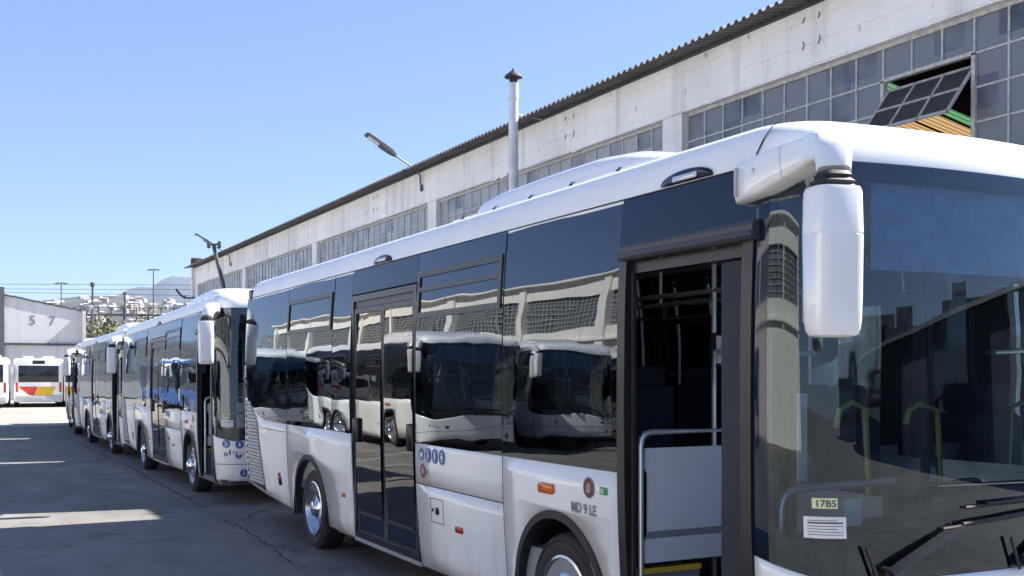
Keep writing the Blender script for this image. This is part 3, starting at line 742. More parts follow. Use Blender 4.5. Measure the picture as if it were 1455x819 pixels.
    last = ring(1.12, HT+.267); rf.add(last, [tuple(range(len(last)))], True)
    rf.build('roof', 'white_roof', B)
    sv = MB()
    for sg in (-1, 1):
        pr = []
        for (d, h) in ((.0, HT+.02), (.004, HT+.055), (.016, HT+.115), (.045, HT+.17), (.10, HT+.205)):
            pr.append((d, h))
        A = [(sg*(hw-d+.003), .42-.1*(h-HT)/.2, h+.003) for d, h in pr]; Bq = [(x, y+.012, z) for x, y, z in A]; sv.loft([A, Bq], False)
    sv.build('roof_seam', 'seam', B)
    # air conditioning pod
    pd = MB(); stn = [(1.42, .02, .78), (1.50, .06, .80), (1.70, .13, .84), (2.0, .20, .86), (2.35, .232, .87), (2.9, .235, .87), (3.7, .225, .86), (4.0, .20, .84), (4.18, .13, .80), (4.28, .03, .76)]
    rings = []
    for (y, hh, wd) in stn:
        rr = []; z0 = 2.985
        for k in range(21):
            t = math.pi*k/20; c, s_ = math.cos(t), math.sin(t)
            rr.append((wd*math.copysign(abs(c)**.42, c), y, z0+(hh+.03)*abs(s_)**.42))
        rings.append(rr)
    pd.loft(rings, False, False); pod = pd.build('air_conditioner', 'white_gelcoat', B)
    fl_ = MB(); fl_.box(-.93, .93, 1.46, 4.28, 2.99, 3.045); 
    fl_.build('pod_flange', 'white_gelcoat', pod)
    sc = MB()
    for y in (1.9, 2.45, 3.0, 3.55, 4.1): sc.lathe([(0, .018), (.012, .015), (.014, .001)], (-.915, y, 3.045), 'z', 10); sc.lathe([(0, .02), (.01, .016), (.012, .001)], (-.93, y, 3.03), 'x', 8, -1)
    sc.build('bolt', 'hub_dark', pod)
    roof_lamp(B, .93); roof_lamp(B, 5.25)
    # ---- rear face
    def rearp(x, h, o=0): 
        a = min(abs(x), HW-.001); cut = max(0, (a-(HW-.16))/.16); return (math.copysign(a*(1-inset(h)/HW), x), UR+o-.0+.03*(1-(a/HW)**2)-.05*cut*cut*0, h)
    mb = MB(); mb.loft([[rearp(-HW+2*HW*i/16, h) for i in range(17)] for h in (.45, .6, .9, 1.2, 1.5, 1.8)], False); mb.build('rear_panel', white, B)
    mb = MB(); mb.loft([[rearp(-HW+2*HW*i/16, h) for i in range(17)] for h in (1.8, 2.1, 2.4, 2.78)], False); mb.build('rear_window', 'black_gloss', B)
    mb = MB(); mb.loft([[rearp(-.7+1.4*i/16, h, .006) for i in range(17)] for h in (.7, 1.2)], False); mb.build('rear_grille', 'grille_grey', B)
    for sg in (-1, 1):
        for (h, m) in ((.8, 'red_lens'), (1.0, 'amber'), (1.2, 'red_lens')):
            mb = MB(); mb.lathe([(0, .06), (.02, .055), (.025, .001)], rearp(sg*1.02, h, .0), 'y', 16); mb.build('tail_light', m, B)
    mb = MB(); mb.box(-.9, -.74, UR-.03, UR+.05, 2.84, 2.93); mb.rbox(-1.14, -.98, UR-.10, UR+.06, 2.80, 2.90, .02); mb.build('rear_camera', 'black_frame', B)
    # grille in the near and far tail corners
    for sg in (-1, 1):
        gp_ = [(9.93, 1.49), (9.80, 1.50), (9.42, 1.235), (9.17, .43), (9.92, .49)]
        gr_ = panel('engine_grille', gp_, 'hub_dark', B, sg, .006, .004, .6, .07)
        mb = MB()
        for k in range(24):
            h = .50+.0415*k
            u0 = 9.18+(9.42-9.18)*max(0, min(1, (h-.43)/.8)); 
            if h > 1.235: u0 = 9.42+(9.80-9.42)*(h-1.235)/.265
            if u0 < 9.86: strip(u0+.02, 9.91, h, h+.029, .012, .01, sg, mb)
        mb.build('slat', 'grille_grey', gr_)
        mb = MB()
        for k in range(13): strip(9.945, 9.985, .53+.075*k, .565+.075*k, .009, .01, sg, mb)
        mb.build('vent_holes', 'seam', gr_)
        strip_ = MB(); strip(8.18, 9.32, 1.178, 1.184, .003, .01, sg, strip_); strip_.build('grip_line', 'seam', B)
        panel('marker_light', rrect(6.20, 6.28, .655, .70, .01), 'amber', B, sg, .012, .012, 9, 9)
        panel('marker_light', rrect(3.565, 3.685, .655, .70, .01), 'red_lens', B, sg, .012, .012, 9, 9)
        panel('fuel_cap', rrect(8.44, 8.56, .56, .66, .012), 'black_frame', B, sg, .008, .008, 9, 9)
        panel('marker_light', rrect(8.47, 8.55, .665, .705, .01), 'red_lens', B, sg, .012, .012, 9, 9)
        il = panel('indicator', rrect(2.20, 2.38, 1.082, 1.145, .02), 'amber', B, sg, .02, .022, 9, 9)
    # side stickers and lettering
    for k in range(4): sticker(4.29-.132*k, 1.192-.0*k, .058 if k else .05, (3, 0, 1, 2)[k], B)
    e = panel('emblem', disc(4.27, 1.062, .056), 'emblem_maroon', B, -1, 0, .0035, 9, 9); panel('emblem_centre', disc(4.27, 1.065, .026), 'emblem_ring', e, -1, 0, .0055, 9, 9)
    side_text('SE', 4.205, 1.045, .045, 'green_letters', B, 'lettering')
    e = panel('emblem', disc(1.80, 1.162, .062, 28), 'emblem_ring', B, -1, .003, .004, 9, 9)
    panel('emblem_centre', disc(1.80, 1.162, .055), 'emblem_maroon', e, -1, 0, .0058, 9, 9); panel('emblem_centre', [(1.825, 1.135), (1.79, 1.13), (1.775, 1.16), (1.79, 1.19), (1.81, 1.185), (1.825, 1.165)], 'emblem_ring', e, -1, 0, .0075, 9, 9)
    panel('green_plate', rect(1.60, 1.685, 1.135, 1.178), 'green_letters', B, -1, 0, .003, 9, 9); side_text('SE', 1.678, 1.142, .038, 'sticker_white', B, 'lettering', .005)
    side_text('MD 9 LE', 2.0, 1.005, .084, 'letter_chrome', B, 'lettering', .009, wid=.93)
    # ---- interior
    mb = MB(); mb.box(-1.12, 1.12, .12, 6.6, .28, .355); mb.box(-1.12, 1.12, 6.6, 10.0, .6, .70); mb.box(-1.12, 1.12, 8.6, 10.0, .7, 1.28); mb.build('floor', 'floor_vinyl', B)
    mb = MB(); mb.box(-1.10, 1.10, .30, 10.0, 2.70, 2.73); mb.build('ceiling', 'ceiling_grey', B)
    mb = MB()
    mb.box(-1.12, -.62, 1.52, 2.9, .355, .70); mb.box(.35, 1.12, 1.52, 2.9, .355, .75)
    mb.box(-1.12, -.55, 6.7, 8.1, .70, .98); mb.box(.55, 1.12, 6.7, 8.1, .70, .98); mb.each('wheel_box', 'interior_grey', B)
    mb = MB(); mb.box(-1.13, -.62, 1.50, 1.54, .695, .725); mb.build('step_edge', 'yellow_edge', B)
    mb = MB(); mb.box(-1.10, -.9, 9.6, 9.9, 1.3, 2.69); mb.box(.3, 1.1, 8.9, 9.9, 1.3, 2.69); mb.build('engine_tower', 'interior_dark', B)
    # screen beside the door, with its rail
    mb = MB(); y = 1.455
    pts = [(-1.045, .765), (-.50, .765), (-.50, 1.405), (-1.045, 1.405), (-1.05, 1.30), (-1.03, 1.26), (-1.03, .92), (-1.05, .88)]
    mb.add([(x, y, h) for x, h in pts]+[(x, y+.012, h) for x, h in pts], [tuple(range(8)), tuple(range(8, 16))[::-1]]+[(i, (i+1) % 8, 8+(i+1) % 8, 8+i) for i in range(8)])
    sc_ = mb.build('door_screen', 'grey_panel', B)
    mb = MB(); mb.box(-1.04, -.5, y-.002, y-.0005, .90, .94); mb.build('stripe', 'interior_grey', sc_)
    mb = MB(); mb.tube([(-1.085, y-.01, .36), (-1.085, y-.01, 1.42), (-1.078, y-.01, 1.46), (-1.055, y-.01, 1.485), (-1.02, y-.01, 1.495), (-.45, y-.01, 1.495), (-.45, y-.01, .36)], .018, 10); mb.build('grab_rail', 'steel_tube', sc_)
    # handrails
    mb = MB()
    for x in (-.33, .17): mb.tube([(x, 1.2, 2.33), (x, 8.5, 2.33)], .016, 8)
    for (x, y_) in ((-.33, 1.75), (.17, 1.75), (-.33, 4.4), (.17, 4.4), (-.33, 6.2), (.17, 6.2)): mb.tube([(x, y_, .36), (x, y_, 2.70)], .016, 8)
    for x in (-.33, .17):
        for y_ in (1.3, 3, 5, 7): mb.tube([(x, y_, 2.33), (x, y_, 2.70)], .012, 6)
    mb.tube([(-.45, 1.6, 1.75), (-.45, 1.6, 1.95), (.35, 1.6, 1.95)], .014, 8); mb.tube([(-.9, 6.3, 1.8), (.9, 6.3, 1.8)], .014, 8)
    mb.build('handrail', 'steel_tube', B)
    mb = MB(); mb.box(-.96, -.90, 2.30, 2.36, .7, 2.68); mb.build('pillar_post', 'ceiling_grey', B)
    mb = MB(); mb.tube([(-.36, 1.72, 1.2), (-.36, 1.72, 1.30)], .045, 10); tv = mb.build('ticket_validator', 'interior_grey', B)
    mb = MB(); mb.rbox(-.385, -.275, 1.67, 1.73, 1.86, 2.07, .015); nb = mb.build('notice_board', 'interior_dark', B)
    mb = MB(); mb.add([(-.38, 1.665, 1.885), (-.28, 1.665, 1.885), (-.28, 1.665, 2.05), (-.38, 1.665, 2.05)], [(0, 1, 2, 3)]); mb.build('notice', 'paper', nb)
    for y_ in (2.0, 2.75, 3.5, 4.3, 7.0, 7.8):
        for xs_ in ((-.69, .62), (.69, .62)):
            if y_ == 3.5 and xs_[0] < 0: pass
            z0 = .75 if y_ < 3 else (.42 if y_ < 6 else 1.0)
            mb = MB()
            for dx in (-.2, .2):
                x = xs_[0]+dx; mb.rbox(x-.19, x+.19, y_-.22, y_+.22, z0+.32, z0+.42, .04); mb.rbox(x-.19, x+.19, y_+.17, y_+.26, z0+.40, z0+1.0, .045)
                mb.rbox(x-.12, x+.12, y_+.18, y_+.25, z0+1.0, z0+1.12, .03)
            mb.build('passenger_seat', 'seat_fabric', B)
    # driver's place
    mb = MB(); rings = []
    for (y_, z_) in ((.06, .98), (.12, 1.06), (.30, 1.085), (.50, 1.09), (.56, 1.04), (.60, .75), (.62, .38)):
        rings.append([(-.62+1.72*i/12, y_+.10*(abs(i-7)/7)**2*0, z_) for i in range(13)])
    mb.loft(rings, False); mb.build('dashboard', 'dash_top', B)
    mb = MB(); mb.loft([[(-1.08, .25, .40), (-1.0, .10, 1.03), (-.62, .06, 1.05)], [(-1.08, .42, .40), (-1.02, .40, 1.03), (-.62, .58, 1.07)]], False); mb.build('entrance_ledge', 'dash_top', B)
    mb = MB(); mb.rbox(.10, .95, .36, .62, 1.06, 1.22, .05); mb.build('instrument_binnacle', 'dash', B)
    sw = MB(); cx, cy, cz = .50, .78, 1.12
    sw.tube([(cx+.23*math.cos(2*math.pi*k/28), cy+.23*math.sin(2*math.pi*k/28)*.86, cz+.23*math.sin(2*math.pi*k/28)*-.5) for k in range(29)], .016, 8, False); sw.tube([(cx, cy, cz), (cx, cy-.2, cz-.35)], .04, 10)
    sw.tube([(cx-.22, cy, cz), (cx+.22, cy, cz)], .018, 8); sw.build('steering_wheel', 'dash', B)
    st = MB(); st.rbox(.25, .78, 1.0, 1.5, .78, .92, .06); st.rbox(.27, .76, 1.42, 1.56, .88, 1.55, .06); st.rbox(.38, .65, 1.44, 1.54, 1.55, 1.75, .04); st.build('driver_seat', 'seat_fabric', B)
    mb = MB(); mb.box(.02, 1.1, 1.62, 1.65, .38, 1.35); mb.box(.02, .06, .75, 1.62, .38, 1.15); pt = mb.build('cab_partition', 'interior_grey', B)
    mb = MB(); mb.box(.03, 1.1, 1.63, 1.636, 1.35, 2.5); mb.build('partition_glass', 'clear_glass', pt)
    mb = MB(); mb.tube([(-1.0, .42, .98), (-1.0, .42, 1.18), (-.985, .42, 1.235), (-.94, .42, 1.262), (-.88, .42, 1.272), (-.26, .42, 1.28)], .020, 12); mb.build('dash_rail', 'steel_tube', B)
    for (x0, x1, yy, z1) in ((-.12, .04, .95, 1.62), (.34+.25, .80, 1.1, 1.60)):
        mb = MB(); mb.tube([(x0, yy, 1.52), (x0+.03, yy, z1), (x0+.12, yy, z1+.04), (x1+.06, yy, z1), (x1+.09, yy, 1.2), (x1+.09, yy, .8)], .017, 8); mb.build('yellow_rail', 'yellow_rail', B)
    mb = MB(); mb.tube([(-.02, .42, 1.08), (-.02, .42, 1.20)], .02, 8); mb.rbox(-.075, .035, .38, .42, 1.18, 1.40, .02); tm = mb.build('ticket_machine', 'interior_dark', B)
    mb = MB(); mb.add([(-.05, .376, 1.27), (.01, .376, 1.27), (-.005, .376, 1.345), (-.035, .376, 1.345)], [(0, 1, 2, 3)]); mb.build('screen', 'interior_grey', tm)
    mb = MB(); mb.box(-.70, -.64, .62, .66, 1.28, 1.72); mb.build('information_board', 'ceiling_grey', B)
    mb = MB(); mb.box(-.70, -.585, .31, .313, 1.09, 1.22); mb.build('paper_sheet', 'paper', B)
    mb = MB(); mb.tube([(-.95, .26, 2.60), (-.93, .22, 2.45), (-.93, .22, 2.40)], .008, 6); mb.rbox(-.965, -.90, .16, .23, 2.22, 2.40, .02); mb.build('inside_mirror', 'interior_dark', B)
    make_mirror(B, -1); make_mirror(B, 1)
    # underbody
    mb = MB(); mb.box(-1.0, 1.0, .3, 9.6, .33, .38); mb.tube([(-1.0, WF, WH), (1.0, WF, WH)], .07, 10); mb.tube([(-1.0, WR, WH), (1.0, WR, WH)], .10, 10); mb.rbox(-.3, .3, WR-.25, WR+.25, WH-.16, WH+.2, .08); mb.build('underbody', 'arch_black', B)
    return B

bus = make_bus()
BX = 3.232+HW
bus.location = (BX, 3.4, 0)
tag(bus, 'nearest white city bus with an open front door and big white mirror', 'bus', 'white city buses parked in line')
refresh()
def place(front_y, x, yaw, pitch, label, group='white city buses parked in line', z=None, src=bus):
    o = copy_tree(src); o.location = (x, front_y, gz(front_y) if z is None else z); o.rotation_euler = (pitch, 0, yaw)
    tag(o, label, 'bus', group); return o
place(14.8, BX-.05, R(-.35), -math.atan(.105/10.5), 'white bus parked directly behind the nearest one, blue round stickers on its front', z=.0)
place(25.35, BX+.04, R(-.1), -.003, 'third white bus in the line, its two white mirrors showing beside a narrow windscreen', z=-.10)
place(36.0, BX+.03, R(-3.3), -.001, 'last white bus of the line, turned slightly, nearest the old wall')

# ------------------------------------------------------------------ buses across the yard (seen as reflections in the glass)
OPP = 'buses parked across the yard and seen reflected in the windows'
place(21.0, -3.55, R(3), 0, 'white bus seen reflected whole, front on, in the second window from the front door', OPP)
place(34.0, -2.95, R(3), 0, 'white bus whose reflection shows in the closed middle door', OPP)
place(24.5, -10.6, R(2), 0, 'white bus whose reflection shows in the rearmost window', OPP)
place(22.6, -7.35, R(10), 0, 'white bus reflected in the large window beside the open front door', OPP)
place(17.0, -12.3, R(12), 0, 'white bus on the near left whose tail grille is reflected by the front door', OPP)

# a blue bus reflected in the second bus: a copy with a blue body
def blue_copy(fy, lb):
    o = place(fy, -4.1, 0, 0, lb, OPP)
    cache = {}
    def walk(q):
        for ch in [c for c in bpy.data.objects if c.parent == q]:
            if ch.type == 'MESH' and ch.data.materials and ch.data.materials[0].name in ('white_paint', 'white_roof'):
                k = ch.data.name
                if k not in cache:
                    d = ch.data.copy(); d.materials[0] = M['blue_paint']; cache[k] = d
                ch.data = cache[k]
    walk(o)
blue_copy(45.5, 'nearer blue bus reflected low in the windows of the second bus')
blue_copy(57.5, 'farther blue bus reflected low in the windows of the second bus')

# ================================================================== the factory hall on the right
XB = 9.0
hall = empty('factory_hall', (0, 0, .025)); hall.rotation_euler = (math.atan(.0055), 0, 0)
tag(hall, 'long white plastered factory hall with steel-framed window bays and a corrugated roof edge', 'building')
PIL = [3.9, 12.27, 20.87, 29.3, 37.7]; END0, END1 = 3.6, 46.4; HEAD = 5.40; SILL = 3.2; TOP = 6.15
mb = MB()
mb.box(XB, XB+.35, END0, END1, HEAD, TOP+.03)
mb.box(XB, XB+.35, END0, END1, -.3, SILL)
for p in PIL+[46.1]:
    mb.box(XB+.001, XB+.349, p-.23, p+.23, SILL-.002, HEAD+.002)
mb.box(XB+.35, 24, END1-.3, END1, -.3, TOP); mb.box(XB+.35, 24, END0, END0+.3, -.3, TOP); mb.box(23.7, 24, END0, END1, -.3, TOP)
# gable tops
for y in (END0, END1-.3): mb.add([(XB, y, TOP), (24, y, TOP), (16.5, y, TOP+1.4), (XB, y+.3, TOP), (24, y+.3, TOP), (16.5, y+.3, TOP+1.4)], [(0, 1, 2), (5, 4, 3), (0, 3, 4, 1), (1, 4, 5, 2), (2, 5, 3, 0)])
hw_ = mb.build('wall', 'white_plaster', hall)
# plaster lumps and iron ties on the lintel band, formwork ridges
mb = MB()
for p in (9.5, 15.1, 24.3):
    for dy in (-.13, .13):
        for z in (5.70, 6.0):
            jz = random.uniform(-.02, .02); mb.tube([(XB-.004, p+dy+.02, z-.05+jz), (XB-.02, p+dy-.025, z+jz), (XB-.004, p+dy+random.uniform(-.01, .02), z+random.uniform(.02, .05))], .006, 5)
mb.each('wall_tie', 'rusty_dark', hall)
mb = MB(); random.seed(3)
for k in range(46):
    y = random.uniform(5, 46); z = HEAD+random.uniform(-.01, .03); mb.add([(XB-.01, y, z), (XB-.025, y+random.uniform(.05, .25), z-.03), (XB-.008, y+.3, z+.01), (XB-.01, y+.12, z+.05)], [(0, 1, 2, 3)])
mb.tube([(XB-.012, 4, HEAD+.015), (XB-.012, 46, HEAD+.015)], .018, 6)
mb.build('plaster_edge', 'white_plaster', hall)
# columns' face strips
# windows
PW, PH = .39, .34
for i, (a, b) in enumerate(zip(PIL+[], (PIL+[46.1])[1:])):
    y0, y1 = a+.23, b-.23; XW = XB+.10
    mb = MB(); n = round((y1-y0)/PW); ny = (y1-y0)/n
    opn = (9, 12) if i == 0 else None
    k0 = 0
    mb.box(XW-.03, XW+.03, y0, y1, HEAD-.05, HEAD-.002); mb.box(XW-.03, XW+.03, y0, y1, SILL+.002, SILL+.05)
    thick = .011 if i < 1 else .014
    for k in range(n+1):
        y = min(max(y0+ny*k, y0+.02), y1-.02)
        mb.box(XW-.016, XW+.016, y-thick, y+thick, SILL+.05, HEAD-.05)
    rows = 6; ph = (HEAD-.05-SILL-.05)/rows
    for r in range(1, rows):
        mb.box(XW-.013, XW+.013, y0, y1, SILL+.05+ph*r-thick, SILL+.05+ph*r+thick)
    W = None
    if i == 0:
        # keep the field of the open sash clear of bars and glass
        oy0, oy1 = y0+ny*8, y0+ny*11; oz1 = HEAD-.05-ph*1.0; oz0 = HEAD-.05-ph*4.0
        mb = MB(); mb.box(XW-.03, XW+.03, y0, y1, HEAD-.05, HEAD-.002); mb.box(XW-.03, XW+.03, y0, y1, SILL+.002, SILL+.05)
        for k in range(n+1):
            y = min(max(y0+ny*k, y0+.02), y1-.02)
            if 8 < k < 11: mb.box(XW-.016, XW+.016, y-thick, y+thick, SILL+.05, oz0); mb.box(XW-.016, XW+.016, y-thick, y+thick, oz1, HEAD-.05)
            else: mb.box(XW-.016, XW+.016, y-thick, y+thick, SILL+.05, HEAD-.05)
        for r in range(1, rows):
            z = SILL+.05+ph*r
            if oz0+.05 < z < oz1-.05: mb.box(XW-.013, XW+.013, y0, oy0, z-thick, z+thick); mb.box(XW-.013, XW+.013, oy1, y1, z-thick, z+thick)
            else: mb.box(XW-.013, XW+.013, y0, y1, z-thick, z+thick)
        for (yy) in (oy0, oy1): mb.box(XW-.035, XW+.03, yy-.022, yy+.022, oz0, oz1)
        mb.box(XW-.035, XW+.03, oy0-.022, oy1+.022, oz1-.02, oz1+.02)
        W = mb.build('window', 'mullion', hall)
        pm = MB()
        for (a_, b_, c_, d_) in ((y0, y1, SILL+.05, oz0), (y0, oy0, oz0, oz1), (oy1, y1, oz0, oz1), (y0, y1, oz1, HEAD-.05)): pm.add([(XW, a_, c_), (XW, b_, c_), (XW, b_, d_), (XW, a_, d_)], [(0, 1, 2, 3)])
        pn = pm.build('pane', 'factory_pane', W)
        # the open sash, pivoted, bottom swung out towards the yard
        sm = MB(); ang = R(-38); hp = (XW-.03, oz1-.20); Hs = .66
        def sp(y, t, o=0): return (hp[0]+math.sin(ang)*(t)+math.cos(ang)*o, y, hp[1]-math.cos(ang)*(t)+math.sin(ang)*o)
        def sbar(ya, yb, ta, tb):
            v = [sp(y, t, o) for o in (-.014, .014) for (y, t) in ((ya, ta), (yb, ta), (yb, tb), (ya, tb))]
            sm.add(v, [(0, 1, 2, 3), (7, 6, 5, 4), (0, 4, 5, 1), (1, 5, 6, 2), (2, 6, 7, 3), (3, 7, 4, 0)])
        t0, t1 = -.12, Hs-.12
        sbar(oy0+.03, oy1-.03, t0, t0+.025); sbar(oy0+.03, oy1-.03, t1-.03, t1); sbar(oy0+.03, oy1-.03, (t0+t1)/2-.011, (t0+t1)/2+.011)
        for k in range(4):
            y = oy0+.03+(oy1-oy0-.06)*k/3; y = min(max(y, oy0+.042), oy1-.042); sbar(y-.011, y+.011, t0, t1)
        sash = sm.build('open_sash', 'mullion', hall)
        pm = MB(); pm.add([sp(oy0+.04, t0), sp(oy1-.04, t0), sp(oy1-.04, t1), sp(oy0+.04, t1)], [(0, 1, 2, 3)]); pm.build('pane', 'sash_pane', sash)
    else:
        W = mb.build('window', 'mullion', hall)
        pm = MB(); pm.add([(XW, y0, SILL+.05), (XW, y1, SILL+.05), (XW, y1, HEAD-.05), (XW, y0, HEAD-.05)], [(0, 1, 2, 3)]); pm.build('pane', 'dusty_pane', W)
        # one dark broken pane
        k = {1: 12, 2: 8, 3: 8, 4: 11}[i]; bm_ = MB(); yy = y0+ny*k; bm_.box(XW-.02, XW-.004, yy+.015, yy+2*ny-.015, HEAD-.05-ph*3+.02, HEAD-.05-ph*2.4); bm_.build('broken_pane', 'hall_inside', W)
mb = MB(); mb.box(XB+13.6, XB+13.65, END0+.3, END1-.3, 0, TOP); mb.build('inner_wall', 'hall_inside', hall)
# roof: trapezoidal sheet, sloping up from the eave
rm = MB(); pitch = .146; n = int((END1-END0+.4)/pitch); A = []; Bq = []
for k in range(n):
    y = END0-.2+k*pitch
    for (dy, dz) in ((0, 0), (.035, 0), (.06, .04), (.10, .04), (.125, 0)):
        A.append((XB-.45, y+dy, TOP-.045+dz)); Bq.append((16.5, y+dy, TOP+1.45+dz))
Rr = [(24.4, y, TOP+.0+(z-TOP-1.45)) for (x, y, z) in Bq]
rm.loft([A, Bq], False, False, False)
GA, GB, GC = 15.25, 15.7, 23.5
def rows(a_, b_): return [k for k, p in enumerate(Bq) if a_-.08 <= p[1] <= b_+.08]
for (ya, yb, mm) in ((END0-1, GA, None), (GA, GB, 'skylight_green'), (GB, GC, 'skylight_yellow'), (GC, END1+1, None)):
    ix = rows(ya, yb); q_ = rm if mm is None else MB(); q_.loft([[Bq[k] for k in ix], [Rr[k] for k in ix]], False, False, False)
    if mm: q_.build('skylight', mm, hall)
for k in range(14): y_ = GA+.2+k*.68; rb = MB(); rb.add([(16.5, y_, TOP+1.38), (24, y_, TOP-.05), (24, y_+.10, TOP-.05), (16.5, y_+.10, TOP+1.38)], [(0, 1, 2, 3)]); rb.build('purlin', 'hall_inside', hall)
ro = rm.build('roof', 'roof_sheet', hall)
md = ro.modifiers.new('s', 'SOLIDIFY'); md.thickness = .008
mb = MB(); mb.box(XB-.06, XB+.02, END0, END1, TOP-.02, TOP+.035); mb.build('eave_batten', 'rusty_dark', hall)
mb = MB(); mb.box(XB-.14, XB+.12, END1-.02, END1+.18, TOP-2.9, TOP+.12); mb.build('corner_post', 'white_plaster', hall)
mb = MB(); mb.rbox(XB-.16, XB+.3, END1-.2, END1+.2, TOP+.12, TOP+.42, .06); mb.build('corner_cap', 'rusty_dark', hall)

# chimney pipe
cx, cy = 8.40, 15.95
ch = empty('flue_pipe', (cx, cy, 0)); tag(ch, 'thin white metal flue pipe with a conical cowl rising past the roof edge', 'pipe')
mb = MB(); mb.tube([(0, 0, 3.6), (0, 0, 6.80)], .083, 20); mb.build('pipe', 'pipe_white', ch)
mb = MB()
for z in (4.6, 5.55, 6.52): mb.lathe([(-.012, .084), (-.01, .091), (.01, .091), (.012, .084)], (0, 0, z), 'z', 20)
mb.lathe([(0, .092), (.26, .092), (.262, .084)], (0, 0, 6.54), 'z', 20); mb.build('pipe_joint', 'pipe_white', ch)
mb = MB(); mb.lathe([(0, .155), (.03, .145), (.12, .03), (.15, .022), (.152, .001)], (0, 0, 6.90), 'z', 20); mb.lathe([(-.001, .154), (0, .001)], (0, 0, 6.90), 'z', 20)
for k in range(4): a = k*math.pi/2+.4; mb.box(.07*math.cos(a)-.01, .07*math.cos(a)+.01, .07*math.sin(a)-.01, .07*math.sin(a)+.01, 6.78, 6.92)
mb.lathe([(0, .05), (.10, .05)], (0, 0, 6.80), 'z', 12); mb.build('cowl', 'rusty_dark', ch)
mb = MB(); mb.tube([(.05, 0, 6.28), (.62, .0, 6.24)], .012, 6); mb.tube([(.05, 0, 4.2), (.62, 0, 4.2)], .012, 6); mb.build('bracket', 'galvanised', ch)

def wall_lamp(Y, zb, label, hx=1.15):
    L = empty('wall_lamp', (XB-.04, Y, zb)); tag(L, label, 'lamp', 'lamps on arms along the hall wall')
    mb = MB(); mb.tube([(0, 0, -.32), (-.02, 0, .0), (-.07, 0, .08), (-.18, 0, .15), (-.62, -.0, .40)], .021, 8); mb.box(-.01, .05, -.04, .04, -.34, -.2); mb.build('arm', 'lamp_grey', L)
    ax = Vector((-.86, 0, .5)).normalized(); up = Vector((.5, 0, .86)); o = Vector((-.58, 0, .375))
    def bx(l0, l1, w, t0, t1, w2=None):
        w2 = w2 or w; vs = []
        for (l, ww) in ((l0, w), (l1, w2)):
            for (s, t) in ((-1, t0), (1, t0), (1, t1), (-1, t1)): vs.append(o+ax*l+Vector((0, s*ww, 0))+up*t)
        return vs
    F6 = [(0, 1, 2, 3), (7, 6, 5, 4), (0, 4, 5, 1), (1, 5, 6, 2), (2, 6, 7, 3), (3, 7, 4, 0)]
    mb = MB(); mb.add(bx(0, .12, .03, -.03, .03, .10), F6); mb.add(bx(.12, .40, .10, -.035, .04, .125), F6); mb.add(bx(.40, .74, .125, -.02, .03, .12), F6); mb.add(bx(.74, .80, .12, -.02, .025, .08), F6)
    hd = mb.build('lamp_head', 'lamp_grey', L)
    mb = MB(); mb.add(bx(.44, .72, .09, -.028, -.021), F6); mb.build('lens', 'led_lens', hd)
    return L
wall_lamp(21.35, 6.18, 'street-type lamp on an arm over the roof edge, the nearer and larger of two')
wall_lamp(39.6, 6.22, 'small street-type lamp on an arm at the far end of the hall')

# leaning pole with floodlights behind the second bus
pT = at(304, 352, 34); pb = at(322, 425, 34); pbase = pT+(pb-pT)*((pT.z+.15)/(pT.z-pb.z))
fp = empty('floodlight_pole', (pbase.x, pbase.y, -.15)); tag(fp, 'dark leaning pole with two small floodlights in front of the hall wall', 'pole')
q = pT-fp.location
mb = MB(); mb.tube([(0, 0, 0), tuple(q)], [.08, .06], 10); mb.tube([q+Vector((-.15, .08, .1)), q+Vector((.15, -.08, .1))], .03, 8); mb.tube([q, q+Vector((0, 0, .12))], .06, 8); mb.build('pole', 'tower_dark', fp)
for s in (-1, 1):
    mb = MB(); c_ = q+Vector((s*.15, -s*.08, .12)); mb.rbox(c_.x-.045, c_.x+.045, c_.y-.1, c_.y+.1, c_.z-.14, c_.z+.08, .02); mb.build('floodlight', 'tower_dark', fp)
an = at(259, 425, 44); mb = MB(); mb.tube([at(276, 423, 44), at(266, 424, 44), at(262, 421, 44)], .04, 6); mb.tube([at(250, 411, 44), at(256, 419, 44), at(263, 424, 44)], .05, 6); mb.tube([at(276, 423, 44), (XB+.05, END1+.1, 5.0)], .03, 6)
ao = mb.build('wall_antenna', 'tower_dark'); tag(ao, 'small dark antenna bracket sticking out from the far corner of the hall', 'antenna')

# ================================================================== far end of the yard
# old wall marked 5 7
wz = 86.0; b = at(116, 430, wz); a = Vector((-2.0, b.y, b.z))
WYv = a.y
wl_ = empty('marked_wall', (b.x, b.y, 0)); dirv = Vector((a.x-b.x, a.y-b.y, 0)); Ln = dirv.length; dirv.normalize(); nrm = Vector((-dirv.y, dirv.x, 0)); 
if nrm.y > 0: nrm = -nrm
wl_.rotation_euler = (0, 0, math.atan2(dirv.y, dirv.x))   # local +x runs to the photo's left
tag(wl_, 'tall weathered white wall with sloping top and the faded numbers 5 and 7', 'wall')
inv = -1 if Vector((-dirv.y, dirv.x, 0)).dot(nrm) < 0 else 1   # local y sign facing the camera
h0 = EYE+(HOR-441)/F*wz; _x6 = math.tan(math.atan((6-727.5)/F)+TH)*b.y; _h6 = EYE+(HOR-418)/F*(b.y*CT+_x6*ST); h1 = h0+(_h6-h0)*Ln/(b.x-_x6)
mb = MB(); T = .4
pts = [(0, -.3), (Ln, -.3), (Ln, h1), (Ln*.55, h0+(h1-h0)*.55), (0, h0)]
vs = [(x, 0, z) for x, z in pts]+[(x, -inv*6, z) for x, z in pts]
mb.add(vs, [tuple(range(5)), tuple(range(5, 10))]+[(i, (i+1) % 5, 5+(i+1) % 5, 5+i) for i in range(5)])
mb.build('wall', 'old_white_wall', wl_)
